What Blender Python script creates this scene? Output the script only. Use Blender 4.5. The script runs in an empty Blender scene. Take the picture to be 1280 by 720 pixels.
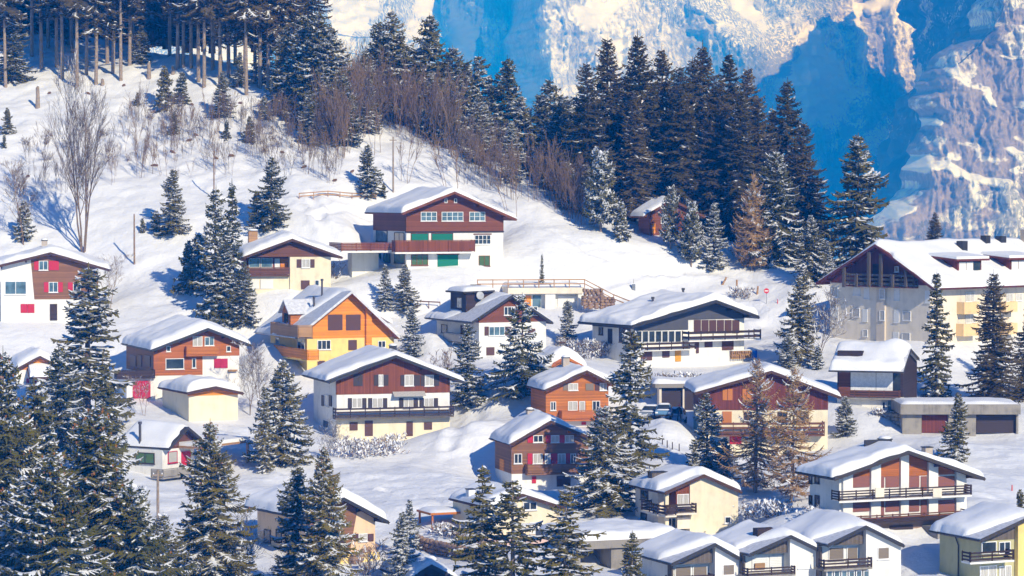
import bpy, math, random
import numpy as np
from mathutils import Vector

SC = bpy.context.scene
COL = SC.collection
R = math.radians
# ------------------------------------------------------------------ camera, sky, sun, exposure
F = 3630.0                       # focal length in photo pixels (1280 wide)
PITCH = math.atan(120 / F)
CZ = 60.0
cam = bpy.data.cameras.new('camera')
cam.sensor_width = 36.0
cam.lens = 36.0 * F / 1280.0
cam.clip_start = 1.0
cam.clip_end = 30000.0
camo = bpy.data.objects.new('camera', cam)
COL.objects.link(camo)
camo.location = (0, 0, CZ)
camo.rotation_euler = (math.pi / 2 - PITCH, 0, 0)
SC.camera = camo

SUN_AZ = R(30)                   # towards the right, from behind the camera
SUN_EL = R(29)
SUN = np.array([math.sin(SUN_AZ) * math.cos(SUN_EL), -math.cos(SUN_AZ) * math.cos(SUN_EL), math.sin(SUN_EL)])
w = bpy.data.worlds.new('World')
SC.world = w
w.use_nodes = True
nt = w.node_tree
bg = nt.nodes['Background']
sky = nt.nodes.new('ShaderNodeTexSky')
sky.sky_type = 'NISHITA'
sky.sun_disc = False
sky.sun_elevation = SUN_EL
sky.sun_rotation = math.pi - SUN_AZ
sky.altitude = 1200
sky.air_density = 1.0
sky.dust_density = 0.2
sky.ozone_density = 8.0
tint = nt.nodes.new('ShaderNodeMix'); tint.data_type = 'RGBA'; tint.blend_type = 'MULTIPLY'; tint.inputs[0].default_value = 1.0
nt.links.new(sky.outputs['Color'], tint.inputs[6]); tint.inputs[7].default_value = (.40, .84, 1.42, 1)
nt.links.new(tint.outputs[2], bg.inputs['Color'])
bg.inputs['Strength'].default_value = 0.115
sl = bpy.data.lights.new('sun', 'SUN')
sl.energy = 4.45
sl.angle = R(0.5)
sl.color = (1.0, 0.965, 0.92)
so = bpy.data.objects.new('sun', sl)
COL.objects.link(so)
so.rotation_euler = Vector(SUN).to_track_quat('Z', 'Y').to_euler()
so.location = (60, -60, 160)
SC.view_settings.view_transform = 'Standard'
SC.view_settings.look = 'None'
SC.view_settings.gamma = 1.0
SC.view_settings.use_curve_mapping = False
SC.view_settings.exposure = 0.0
cy = SC.cycles
cy.use_denoising = True
try:
    cy.denoiser = 'OPENIMAGEDENOISE'
    cy.denoising_input_passes = 'RGB_ALBEDO_NORMAL'
except Exception:
    pass
cy.max_bounces = 5
cy.diffuse_bounces = 2
cy.glossy_bounces = 2
cy.transmission_bounces = 2
cy.transparent_max_bounces = 8
cy.volume_bounces = 0
cy.caustics_reflective = False
cy.caustics_refractive = False
cy.sample_clamp_indirect = 4.0

# ------------------------------------------------------------------ helpers
cp_, sp_ = math.cos(PITCH), math.sin(PITCH)
def ray(px, py):
    a = (px - 640) / F
    b = (360 - py) / F
    d = np.array([a, cp_ + b * sp_, -sp_ + b * cp_])
    return d / d[1]
def at(px, py, D):
    return ray(px, py) * D + np.array([0, 0, CZ])

class MB:
    def __init__(s):
        s.v = []; s.f = []
    def quad(s, a, b, c, d):
        n = len(s.v); s.v += [tuple(a), tuple(b), tuple(c), tuple(d)]; s.f.append((n, n + 1, n + 2, n + 3)); return s
    def hexa(s, p):          # 8 points: bottom 0-3, top 4-7
        n = len(s.v); s.v += [tuple(map(float, q)) for q in p]
        for f in ((0, 3, 2, 1), (4, 5, 6, 7), (0, 1, 5, 4), (1, 2, 6, 5), (2, 3, 7, 6), (3, 0, 4, 7)):
            s.f.append(tuple(n + i for i in f))
        return s
    def box(s, x0, x1, y0, y1, z0, z1):
        return s.hexa([(x0, y0, z0), (x1, y0, z0), (x1, y1, z0), (x0, y1, z0), (x0, y0, z1), (x1, y0, z1), (x1, y1, z1), (x0, y1, z1)])
    def prism(s, poly, y0, y1):    # poly in (x,z), counter-clockwise seen from -y
        n = len(s.v); k = len(poly)
        s.v += [(float(x), float(y0), float(z)) for x, z in poly] + [(float(x), float(y1), float(z)) for x, z in poly]
        s.f.append(tuple(range(n, n + k))); s.f.append(tuple(range(n + 2 * k - 1, n + k - 1, -1)))
        for i in range(k):
            j = (i + 1) % k
            s.f.append((n + j, n + i, n + k + i, n + k + j))
        return s
    def tube(s, pts, rads, k=6, cap=True):
        pts = [Vector(p) for p in pts]; n0 = len(s.v)
        for i, p in enumerate(pts):
            d = (pts[min(i + 1, len(pts) - 1)] - pts[max(i - 1, 0)])
            if d.length < 1e-9: d = Vector((0, 0, 1))
            d.normalize()
            a = d.orthogonal() if abs(d.z) < .9 else Vector((1, 0, 0))
            a = (a - d * a.dot(d)).normalized(); b = d.cross(a)
            for j in range(k):
                t = 2 * math.pi * j / k
                s.v.append(tuple(p + (a * math.cos(t) + b * math.sin(t)) * rads[i]))
        for i in range(len(pts) - 1):
            for j in range(k):
                q = (j + 1) % k
                s.f.append((n0 + i * k + j, n0 + i * k + q, n0 + (i + 1) * k + q, n0 + (i + 1) * k + j))
        if cap:
            s.f.append(tuple(n0 + j for j in range(k - 1, -1, -1)))
            m = n0 + (len(pts) - 1) * k
            s.f.append(tuple(m + j for j in range(k)))
        return s
    def lathe(s, prof, c=(0, 0, 0), k=12):
        n0 = len(s.v)
        for r_, z in prof:
            for j in range(k):
                t = 2 * math.pi * j / k
                s.v.append((c[0] + r_ * math.cos(t), c[1] + r_ * math.sin(t), c[2] + z))
        for i in range(len(prof) - 1):
            for j in range(k):
                q = (j + 1) % k
                s.f.append((n0 + i * k + j, n0 + i * k + q, n0 + (i + 1) * k + q, n0 + (i + 1) * k + j))
        s.f.append(tuple(n0 + j for j in range(k - 1, -1, -1)))
        m = n0 + (len(prof) - 1) * k
        s.f.append(tuple(m + j for j in range(k)))
        return s
    def mesh(s, name):
        me = bpy.data.meshes.new(name); me.from_pydata(s.v, [], s.f); me.update(); return me
    def build(s, name, m, parent=None, smooth=False):
        me = s.mesh(name); me.materials.append(m)
        if smooth: me.polygons.foreach_set('use_smooth', [True] * len(me.polygons))
        return link(name, me, parent)

def link(name, me, parent=None):
    o = bpy.data.objects.new(name, me); COL.objects.link(o)
    if parent is not None: o.parent = parent
    return o
def tag(o, label=None, cat=None, group=None, kind=None):
    if label: o['label'] = label
    if cat: o['category'] = cat
    if group: o['group'] = group
    if kind: o['kind'] = kind
    return o
def empty(name, loc, rz=0.0):
    o = bpy.data.objects.new(name, None); COL.objects.link(o)
    o.location = tuple(loc); o.rotation_euler = (0, 0, rz); o.empty_display_size = 0.5
    return o
def np_mesh(name, V, Q, mats, mi=None, smooth=False):
    me = bpy.data.meshes.new(name)
    V = np.asarray(V, np.float32); Q = np.asarray(Q, np.int32)
    k = Q.shape[1]
    me.vertices.add(len(V)); me.vertices.foreach_set('co', V.ravel())
    me.loops.add(Q.size); me.loops.foreach_set('vertex_index', Q.ravel())
    me.polygons.add(len(Q)); me.polygons.foreach_set('loop_start', np.arange(0, Q.size, k, dtype=np.int32))
    for m in mats: me.materials.append(m)
    if mi is not None: me.polygons.foreach_set('material_index', np.asarray(mi, np.int32))
    if smooth: me.polygons.foreach_set('use_smooth', np.ones(len(Q), bool))
    me.update(calc_edges=True); me.validate()
    return me
def grid_faces(nu, nv):
    i = np.arange(nu - 1)[:, None]; j = np.arange(nv - 1)[None, :]
    a = i * nv + j
    return np.stack([a, a + nv, a + nv + 1, a + 1], -1).reshape(-1, 4)

_rng = np.random.RandomState(7)
_TAB = _rng.rand(256, 256)
def vnoise(x, y):
    x = np.asarray(x, float); y = np.asarray(y, float)
    xi = np.floor(x).astype(int); yi = np.floor(y).astype(int)
    fx = x - xi; fy = y - yi
    fx = fx * fx * fx * (fx * (fx * 6 - 15) + 10); fy = fy * fy * fy * (fy * (fy * 6 - 15) + 10)
    g = lambda a, b: _TAB[a & 255, b & 255]
    return (g(xi, yi) * (1 - fx) + g(xi + 1, yi) * fx) * (1 - fy) + (g(xi, yi + 1) * (1 - fx) + g(xi + 1, yi + 1) * fx) * fy
def fbm(x, y, o=4, gain=.5):
    s = 0; a = 1; t = 0
    for i in range(o):
        s = s + a * (vnoise(x * 2 ** i + 17.3 * i, y * 2 ** i + 9.1 * i) * 2 - 1); t += a; a *= gain
    return s / t
def ridged(x, y, o=5, gain=.5):
    s = 0; a = 1; t = 0
    for i in range(o):
        s = s + a * (1 - np.abs(vnoise(x * 2 ** i + 31.7 * i, y * 2 ** i + 5.9 * i) * 2 - 1)); t += a; a *= gain
    return s / t

# ------------------------------------------------------------------ materials
def N(m, t, **kw):
    n = m.node_tree.nodes.new(t)
    for k, v in kw.items(): setattr(n, k, v)
    return n
def base(name, rough=.7, spec=.3):
    m = bpy.data.materials.new(name); m.use_nodes = True
    b = m.node_tree.nodes['Principled BSDF']
    b.inputs['Roughness'].default_value = rough
    b.inputs['Specular IOR Level'].default_value = spec
    return m, b, m.node_tree.links
def coords(m, scale=(1, 1, 1), kind='Object'):
    tc = N(m, 'ShaderNodeTexCoord'); mp = N(m, 'ShaderNodeMapping')
    mp.inputs['Scale'].default_value = scale
    m.node_tree.links.new(tc.outputs[kind], mp.inputs['Vector']); return mp.outputs['Vector']
def ramp(m, fac, stops):
    r = N(m, 'ShaderNodeValToRGB'); e = r.color_ramp.elements
    while len(e) < len(stops): e.new(.5)
    for i, (p, c) in enumerate(stops):
        e[i].position = p; e[i].color = (*c, 1) if len(c) == 3 else c
    m.node_tree.links.new(fac, r.inputs['Fac']); return r.outputs['Color']
def noise(m, vec, scale, detail=4, rough=.55):
    n = N(m, 'ShaderNodeTexNoise'); n.inputs['Scale'].default_value = scale
    n.inputs['Detail'].default_value = detail; n.inputs['Roughness'].default_value = rough
    m.node_tree.links.new(vec, n.inputs['Vector']); return n.outputs['Fac']
def bump(m, b, h, strength, dist):
    n = N(m, 'ShaderNodeBump'); n.inputs['Strength'].default_value = strength; n.inputs['Distance'].default_value = dist
    m.node_tree.links.new(h, n.inputs['Height']); m.node_tree.links.new(n.outputs['Normal'], b.inputs['Normal'])
def sc(c, f): return tuple(min(1, x * f) for x in c)

def plaster(name, c, amt=.1):
    m, b, L = base(name, .85, .2)
    v = coords(m)
    f = noise(m, v, .9, 6)
    g_ = noise(m, coords(m, (1.6, 1.6, .16)), 1.0, 5, .65)
    a = N(m, 'ShaderNodeMath', operation='MULTIPLY_ADD'); L.new(g_, a.inputs[0]); a.inputs[1].default_value = .9; L.new(f, a.inputs[2])
    L.new(ramp(m, a.outputs[0], [(.68, sc(c, 1 - amt * 1.5)), (.88, sc(c, 1 - amt * .2)), (1.2, sc(c, 1 + amt * .4))]), b.inputs['Base Color'])
    bump(m, b, noise(m, v, 14, 3), .25, .02)
    return m
def wood(name, c, vertical=False, plank=.16, contrast=.35, rough=.75):
    m, b, L = base(name, rough, .25)
    tc = N(m, 'ShaderNodeTexCoord'); sx = N(m, 'ShaderNodeSeparateXYZ'); L.new(tc.outputs['Object'], sx.inputs[0])
    if vertical:
        ad = N(m, 'ShaderNodeMath', operation='ADD'); L.new(sx.outputs['X'], ad.inputs[0]); L.new(sx.outputs['Y'], ad.inputs[1]); q = ad.outputs[0]
    else: q = sx.outputs['Z']
    dv = N(m, 'ShaderNodeMath', operation='DIVIDE'); L.new(q, dv.inputs[0]); dv.inputs[1].default_value = plank
    fl = N(m, 'ShaderNodeMath', operation='FLOOR'); L.new(dv.outputs[0], fl.inputs[0])
    fr = N(m, 'ShaderNodeMath', operation='FRACT'); L.new(dv.outputs[0], fr.inputs[0])
    wn = N(m, 'ShaderNodeTexWhiteNoise', noise_dimensions='1D'); L.new(fl.outputs[0], wn.inputs['W'])
    v = coords(m, (6, 6, .5) if vertical else (.6, .6, 6))
    g = noise(m, v, 1.6, 5, .6)
    v2 = coords(m); st = noise(m, v2, .5, 3)
    a = N(m, 'ShaderNodeMath', operation='ADD'); L.new(wn.outputs[0], a.inputs[0]); L.new(g, a.inputs[1])
    a2 = N(m, 'ShaderNodeMath', operation='ADD'); L.new(a.outputs[0], a2.inputs[0]); L.new(st, a2.inputs[1])
    a3 = N(m, 'ShaderNodeMath', operation='DIVIDE'); L.new(a2.outputs[0], a3.inputs[0]); a3.inputs[1].default_value = 2.6
    col = ramp(m, a3.outputs[0], [(.2, sc(c, 1 - contrast)), (.55, c), (.85, sc(c, 1 + contrast))])
    gp = N(m, 'ShaderNodeMath', operation='LESS_THAN'); L.new(fr.outputs[0], gp.inputs[0]); gp.inputs[1].default_value = .1
    mx = N(m, 'ShaderNodeMix', data_type='RGBA'); L.new(gp.outputs[0], mx.inputs[0]); L.new(col, mx.inputs[6]); mx.inputs[7].default_value = (*sc(c, .45), 1)
    L.new(mx.outputs[2], b.inputs['Base Color'])
    return m
def plain(name, c, rough=.6, spec=.3, var=.12, metal=0):
    m, b, L = base(name, rough, spec); b.inputs['Metallic'].default_value = metal
    f = noise(m, coords(m), 3, 4)
    L.new(ramp(m, f, [(.3, sc(c, 1 - var)), (.7, sc(c, 1 + var))]), b.inputs['Base Color'])
    return m
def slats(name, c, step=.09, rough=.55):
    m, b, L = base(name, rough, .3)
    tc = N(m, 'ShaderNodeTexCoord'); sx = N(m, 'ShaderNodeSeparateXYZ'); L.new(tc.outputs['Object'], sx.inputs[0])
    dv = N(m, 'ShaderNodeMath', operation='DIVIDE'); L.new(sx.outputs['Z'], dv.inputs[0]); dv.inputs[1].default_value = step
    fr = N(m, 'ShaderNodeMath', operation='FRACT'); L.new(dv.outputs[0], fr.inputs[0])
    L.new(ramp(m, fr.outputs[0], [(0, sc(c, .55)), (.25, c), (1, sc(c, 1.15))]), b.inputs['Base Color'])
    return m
def snowmat(name, b1=.35, scale=1.6, c=(.86, .87, .89)):
    m, b, L = base(name, .6, .25)
    v = coords(m, kind='Object')
    f = noise(m, v, .35, 5)
    L.new(ramp(m, f, [(.3, sc(c, .96)), (.7, c)]), b.inputs['Base Color'])
    n1 = noise(m, v, scale, 8, .68)
    bump(m, b, n1, b1, .3)
    return m
def glass(name, c, rough=.06):
    m, b, L = base(name, rough, .6)
    f = noise(m, coords(m), 1.1, 2)
    L.new(ramp(m, f, [(.35, sc(c, .6)), (.65, sc(c, 1.3))]), b.inputs['Base Color'])
    return m
def curtain(name, c):
    m, b, L = base(name, .25, .5)
    wv = N(m, 'ShaderNodeTexWave', bands_direction='X'); wv.inputs['Scale'].default_value = 2.2; wv.inputs['Distortion'].default_value = 3
    L.new(coords(m), wv.inputs['Vector'])
    L.new(ramp(m, wv.outputs['Fac'], [(0, sc(c, .35)), (.35, sc(c, .8)), (1, c)]), b.inputs['Base Color'])
    return m
M = dict(
    snow=snowmat('snow_ground', .8, .8), roofsnow=snowmat('snow_roof', .22, 1.8, (.87, .88, .9)), treesnow=plain('snow_twigs', (.84, .86, .9), .7, .2, .04),
    white=plaster('plaster_white', (.80, .78, .73)), cream=plaster('plaster_cream', (.78, .69, .50)), yellow=plaster('plaster_yellow', (.84, .62, .22)),
    peach=plaster('plaster_peach', (.78, .56, .36)), beige=plaster('plaster_beige', (.62, .54, .44)), greige=plaster('plaster_greige', (.78, .69, .56)),
    olive=plaster('plaster_olive', (.50, .47, .26)), grey=plaster('plaster_slate', (.085, .085, .10)), pink=plaster('plaster_pink', (.62, .45, .40)),
    orangebal=plaster('balcony_orange', (.80, .56, .29)),
    concrete=plaster('concrete', (.28, .255, .22), .25), stone=plaster('stone', (.30, .20, .14), .3),  # concrete darkened to stand in for tree shade on the garage block
    wbrown=wood('wood_brown', (.15, .06, .03)), wred=wood('wood_redbrown', (.20, .058, .02), True, .2), wmaroon=wood('wood_maroon', (.15, .038, .026), True, .2),
    wredh=wood('wood_red_horizontal', (.19, .062, .026)),
    worange=wood('wood_orange', (.78, .27, .025)), wrust=wood('wood_rust', (.48, .16, .03)), wchalet=wood('wood_chalet', (.42, .13, .03)), wdark=wood('wood_dark', (.05, .03, .024)),
    wgrey=wood('wood_grey', (.13, .105, .085), True, .2), wpale=wood('wood_pale', (.42, .24, .11)), wtaupe=wood('wood_taupe', (.24, .115, .055)),
    roofdark=plain('roof_dark', (.05, .042, .038), .7), roofgrey=plain('roof_frosted_grey', (.62, .63, .67), .7, .2, .2), rooftile=plain('roof_tile_red', (.36, .11, .05), .8),
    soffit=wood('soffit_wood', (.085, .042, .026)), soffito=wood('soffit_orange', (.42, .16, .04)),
    red=slats('shutter_red', (.50, .02, .045)), crimson=plain('door_crimson', (.45, .012, .05)), green=slats('shutter_green', (.0, .17, .10), .12),
    sbrown=slats('shutter_brown', (.10, .045, .035)), staupe=slats('shutter_taupe', (.21, .17, .13), .12), sdark=slats('shutter_dark', (.05, .036, .032)),
    sorange=slats('shutter_orange', (.50, .17, .035)), swhite=slats('shutter_white', (.74, .74, .72), .14), srust=slats('shutter_rust', (.26, .10, .075), .12),
    frame=plain('frame_white', (.8, .8, .8), .4), framedark=plain('frame_dark', (.06, .04, .035), .5), glass=glass('glass_dark', (.035, .045, .055)),
    glassskytint=glass('glass_sky_tint', (.10, .17, .22)), curtain=curtain('glass_curtain', (.62, .60, .56)), glassgreen=curtain('glass_green_curtain', (.09, .17, .05)),  # blue of these panes stands in for reflected sky
    metal=plain('metal_grey', (.30, .31, .33), .4, .5, .1, .6), dark=plain('metal_dark', (.035, .033, .035), .5), flue=plain('flue_metal', (.10, .09, .09), .4, .5, .1, .5),
    gdoor=slats('garage_dark', (.045, .03, .03), .2), ydoor=plain('door_ochre', (.62, .30, .02)), brick=plain('chimney_render', (.45, .38, .31), .85),
    bark=plain('bark', (.12, .085, .062), .9, .1, .3), barkpine=plain('bark_pine', (.30, .235, .18), .9, .1, .3), twig=plain('twig_brown', (.27, .18, .115), .9, .1, .3),
    twigpale=plain('twig_pale', (.20, .145, .105), .9, .1, .3),
    bluebarrel=plain('barrel_blue', (.01, .12, .55), .35), carblue=plain('car_paint_blue', (.12, .25, .42), .3, .5, .05), carwhite=plain('car_paint_white', (.55, .60, .65), .3, .5, .05),
    cargrey=plain('car_paint_grey', (.2, .24, .30), .3, .5, .05), tyre=plain('tyre', (.02, .02, .02), .8), lampred=plain('tail_lamp', (.4, .02, .02), .3),
    cloth=plain('cloth_dark', (.025, .028, .04), .9), skin=plain('skin', (.50, .30, .21), .6), hair=plain('hair', (.05, .03, .02), .8), signred=plain('sign_red', (.6, .03, .05), .5), redp=plain('marker_red', (.65, .05, .03), .5),
)
def needle(name, c1, c2):
    m, b, L = base(name, .75, .15)
    oi = N(m, 'ShaderNodeObjectInfo')
    f = noise(m, coords(m), .8, 3)
    a = N(m, 'ShaderNodeMath', operation='MULTIPLY_ADD'); L.new(oi.outputs['Random'], a.inputs[0]); a.inputs[1].default_value = .35; L.new(f, a.inputs[2])
    L.new(ramp(m, a.outputs[0], [(.35, c1), (.95, c2)]), b.inputs['Base Color'])
    return m
M['needle'] = needle('needles_spruce', (.054, .062, .017), (.19, .155, .048))
M['needledk'] = needle('needles_dark', (.034, .038, .015), (.155, .112, .042))
M['needlefg'] = needle('needles_near', (.062, .068, .014), (.21, .165, .036))
M['larch'] = needle('larch_twigs', (.26, .16, .08), (.48, .30, .13))
M['logwood'] = plain('log_wood', (.17, .095, .05), .9)
M['cone'] = plain('cone', (.36, .15, .04), .8)
M['needlebl'] = needle('needles_blue', (.07, .078, .035), (.18, .16, .08))
# ------------------------------------------------------------------ house frames (positions shape the terrain)
class House:
    def __init__(s, D, th, xl, xr, yb, xb=None, L=None, apex=None, le=None, re=None, of=.9, ob=.6, back=.10, front=-.6):
        s.th = R(th); s.c = math.cos(s.th); s.s = math.sin(s.th)
        s.O = at(xl, yb, D); s.of = of; s.ob = ob
        s.W = s.uv(xr, yb)[0]
        s.L = L if xb is None else s.tl(xb)
        s.A = s.uv(*apex, off=of); s.E0 = s.uv(*le, off=of); s.E1 = s.uv(*re, off=of)
        s.back = back; s.front = front
        s.D = D
    def uv(s, px, py, off=0.0):
        r = ray(px, py); n = np.array([s.s, -s.c, 0]); p = s.O + n * off
        k = (p - np.array([0, 0, CZ])).dot(n) / r.dot(n); q = r * k + np.array([0, 0, CZ]) - s.O
        return q[0] * s.c + q[1] * s.s, q[2]
    def tl(s, px):
        return s.tv(px, 400)[0]
    def tv(s, px, py, u=0.0, off=0.0):
        r = ray(px, py); n = np.array([s.c, s.s, 0]); p = s.O + n * (u - off)
        k = (p - np.array([0, 0, CZ])).dot(n) / r.dot(n); q = r * k + np.array([0, 0, CZ]) - s.O
        return -q[0] * s.s + q[1] * s.c, q[2]
    def world(s, u, t, v):
        return np.array([s.O[0] + u * s.c - t * s.s, s.O[1] + u * s.s + t * s.c, s.O[2] + v])
    def rv(s, u):
        if u <= s.A[0]: return s.E0[1] + (s.A[1] - s.E0[1]) * (u - s.E0[0]) / (s.A[0] - s.E0[0])
        return s.A[1] + (s.E1[1] - s.A[1]) * (u - s.A[0]) / (s.E1[0] - s.A[0])

HS = dict(
 redshut=House(362, 8, 1, 122.7, 401, L=10, apex=(62.8, 315.5), le=(-12, 334), re=(136.4, 336.5)),
 cream=House(365, 12, 309.7, 413.7, 370.5, L=11, apex=(365.4, 298.5), le=(304.5, 321), re=(427.8, 321)),
 big=House(375, 20, 508, 629, 335.3, xb=466.6, apex=(568.4, 239.5), le=(503, 266), re=(645.5, 273.5), of=1.3, front=-.9),
 orange=House(345, 24, 383.8, 492.5, 464, xb=338, apex=(440, 363.5), le=(369.5, 421), re=(501.5, 422), of=1.2),
 dormer=House(345, 25, 598.8, 682.5, 445, xb=546, apex=(641, 368.5), le=(590, 402), re=(691, 402.5), of=.9),
 modern=House(345, 30, 793.8, 930, 456.5, xb=740.5, apex=(895, 375), le=(790, 406.5), re=(949, 395), of=1.6, ob=1.0),
 apart=House(365, -48, 1037.5, 1163, 421, L=34, apex=(1093.8, 305.5), le=(1020, 353.5), re=(1167, 360), of=1.2, back=.02),
 darkbox=House(320, 74, 1128.5, 1146, 514, xb=1047, apex=(1138.5, 436), le=(1129.5, 464), re=(1149, 448), of=.4, ob=.6),
 piers=House(255, 24, 1048.8, 1207.5, 648, xb=1013, apex=(1136, 563.5), le=(1043, 597), re=(1231, 597), of=1.4, ob=.3, front=-2.6),
 rowa=House(240, 22, 841, 929.5, 742, xb=801, apex=(893.8, 679), le=(840, 704), re=(931, 700), of=.8),
 rowb=House(241, 22, 931, 1023, 738, L=7, apex=(988.8, 669), le=(937, 692), re=(1026, 687), of=.8),
 rowc=House(242, 22, 1027, 1123.5, 735, L=8, apex=(1082.5, 657), le=(1035, 680), re=(1130, 680.5), of=.8),
 olive=House(240, 25, 1226, 1330, 738, xb=1176, apex=(1288, 645), le=(1226, 674), re=(1345, 672), of=.9),
 creamr=House(268, 22, 832, 922, 664, xb=794.5, apex=(880, 593), le=(831, 615), re=(927, 613.5), of=.6),
 lowc=House(265, 25, 610, 701, 674, xb=566, apex=(653.8, 617.5), le=(612, 634), re=(706, 634), of=.6),
 chal=House(300, 15, 639.5, 735, 612.5, xb=618.8, apex=(688.8, 526), le=(637.5, 555), re=(739, 546.5), of=1.0),
 rust=House(318, 15, 682.5, 760, 531.5, xb=663.8, apex=(733.8, 463), le=(681.5, 487), re=(769, 481), of=1.0),
 maroon=House(305, 3, 879, 1034.5, 561, L=9, apex=(964.5, 463.5), le=(869, 490.5), re=(1051, 496), of=.9),
 redb=House(335, 20, 192.5, 299, 497.5, xb=158, apex=(260, 410), le=(190, 437), re=(314.5, 431), of=1.1),
 shed=House(322, 25, 236, 297.5, 526, xb=202.5, apex=(270, 483), le=(235, 490.5), re=(304, 490.5), of=.7),
 lowleft=House(295, 58, 203, 243, 597, xb=151, apex=(235, 533.5), le=(211.5, 559.5), re=(262, 556), of=.9),
 tiny=House(338, 16, 20, 70, 478, L=6, apex=(50, 445), le=(22, 460), re=(76, 458), of=.6),
 peach=House(258, 32, 384, 469, 703, xb=321, apex=(430, 622), le=(377, 646), re=(486, 651.5), of=1.0),
 brownw=House(318, 17, 421, 562, 547, xb=391.8, apex=(495, 444), le=(411, 476.5), re=(581, 477), of=1.1),
 cabin=House(396, 24, 812, 868, 294, xb=798, apex=(841, 249), le=(806, 270), re=(881, 270), of=.7),
 carport=House(370, 8, 640, 727, 385, L=6, apex=(684, 358), le=(640, 358), re=(727, 358), of=.0, back=.25),
 garages=House(312, 0, 1128, 1272, 541.5, L=7, apex=(1200, 504), le=(1128, 504), re=(1272, 504), of=.0, back=.2),
 flatgar=House(252, 20, 764, 850, 709, L=7, apex=(805, 671), le=(764, 671), re=(850, 671), of=.0, back=.3),
 cargar=House(323, 6, 823, 884, 516, L=5, apex=(850, 479), le=(823, 479), re=(884, 479), of=.0, back=.5),
 hut=House(332, 20, 690, 728, 462, L=5, apex=(707, 445), le=(684, 459), re=(733, 459), of=.4),
)
# ------------------------------------------------------------------ terrain
CP = []
for k, h in HS.items():
    CP.append(h.world(0, 0, -.1)); CP.append(h.world(h.W, 0, -.1))
    CP.append(h.world(0, h.L, .1 + h.back * h.L)); CP.append(h.world(h.W, h.L, .1 + h.back * h.L))
    CP.append(h.world(h.W * .5, -3.5, h.front))
for q in [(0, 720, 252), (150, 725, 252), (300, 720, 252), (450, 725, 250), (560, 722, 250), (680, 725, 248), (1135, 715, 243), (760, 705, 255),
          (560, 600, 295), (480, 620, 288), (540, 540, 318), (330, 560, 308), (60, 510, 328), (110, 480, 338), (240, 432, 352), (150, 372, 371), (330, 425, 353),
          (720, 398, 366), (820, 352, 384), (900, 345, 387), (1000, 425, 358), (1090, 480, 336), (1260, 560, 303), (1240, 622, 272), (1150, 694, 249), (1185, 690, 250), (860, 562, 300), (840, 518, 312), (815, 519, 312), (850, 536, 305), (780, 560, 302), (960, 600, 288),
          (1200, 545, 308), (1090, 522, 315.5), (1060, 521, 317), (1270, 470, 350), (580, 480, 335), (600, 530, 318), (860, 470, 340), (620, 350, 376), (700, 350, 378), (470, 360, 368), (560, 345, 373), (520, 420, 352),
          (0, 292, 391), (100, 322, 384), (180, 330, 381), (0, 200, 416), (150, 232, 404), (250, 262, 396), (300, 242, 402), (350, 205, 411), (420, 230, 403), (60, 103, 449), (200, 150, 431), (330, 142, 430), (430, 172, 424),
          (500, 200, 415), (560, 195, 417), (650, 252, 401), (700, 288, 393), (780, 318, 388), (860, 332, 388), (940, 342, 388), (1000, 345, 384), (1050, 365, 378), (640, 300, 388), (450, 290, 388),
          (450, 140, 441), (560, 178, 430), (650, 215, 421), (250, 75, 456), (120, 78, 459), (1000, 360, 380)]:
    CP.append(at(*q))
for px, Y, z in [(-200, 520, 34), (200, 520, 24), (420, 500, 5), (560, 490, -14), (700, 500, -22), (900, 480, -34), (1100, 470, -50), (1300, 470, -55), (1500, 460, -60), (0, 600, 36), (300, 600, 20), (-300, 450, 25),
                 (-300, 330, -24), (-300, 250, -32), (1550, 380, -26), (1550, 300, -30), (1550, 250, -34)]:
    CP.append(np.array([(px - 640) / F * Y, Y, CZ + z]))
for px in (-300, 100, 450, 800, 1200, 1600):
    CP.append(np.array([(px - 640) / F * 210, 210, CZ - 36.5])); CP.append(np.array([(px - 640) / F * 165, 165, CZ - 40]))
CP = np.array(CP)
def tps_fit(P, lam):
    n = len(P); X = P[:, :2] / 100.0
    d2 = ((X[:, None] - X[None]) ** 2).sum(-1)
    K = np.where(d2 > 0, .5 * d2 * np.log(np.maximum(d2, 1e-12)), 0) + lam * np.eye(n)
    Q = np.c_[np.ones(n), X]
    A = np.block([[K, Q], [Q.T, np.zeros((3, 3))]])
    s = np.linalg.solve(A, np.r_[P[:, 2], 0, 0, 0])
    return X, s
_X, _S = tps_fit(CP, .00008)
GX0, GX1, GY0, GY1, GS = -150.0, 150.0, 150.0, 620.0, .5
cx = np.arange(GX0, GX1 + .1, 2.0); cyy = np.arange(GY0, GY1 + .1, 2.0)
CZG = np.zeros((len(cx), len(cyy)))
for i in range(len(cx)):
    q = np.c_[np.full(len(cyy), cx[i]), cyy] / 100.0
    d2 = ((q[:, None] - _X[None]) ** 2).sum(-1)
    CZG[i] = np.where(d2 > 0, .5 * d2 * np.log(np.maximum(d2, 1e-12)), 0) @ _S[:-3] + _S[-3] + q @ _S[-2:]
gx = np.arange(GX0, GX1 + .1, GS); gy = np.arange(GY0, GY1 + .1, GS)
GXX, GYY = np.meshgrid(gx, gy, indexing='ij')
tmp_ = np.stack([np.interp(gy, cyy, CZG[i]) for i in range(len(cx))])
GZ = np.stack([np.interp(gx, cx, tmp_[:, j]) for j in range(len(gy))], 1)
rough_ = np.clip((GYY - 375) / 40, 0, 1) * np.clip((20 - GXX) / 40, 0, 1)
mound = fbm(GXX / 14, GYY / 14, 4) * .9 + np.maximum(0, fbm(GXX / 5 + 40, GYY / 5, 3)) * .55 + fbm(GXX / 2.3, GYY / 2.3 + 9, 3) * (.14 + .22 * rough_)
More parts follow.
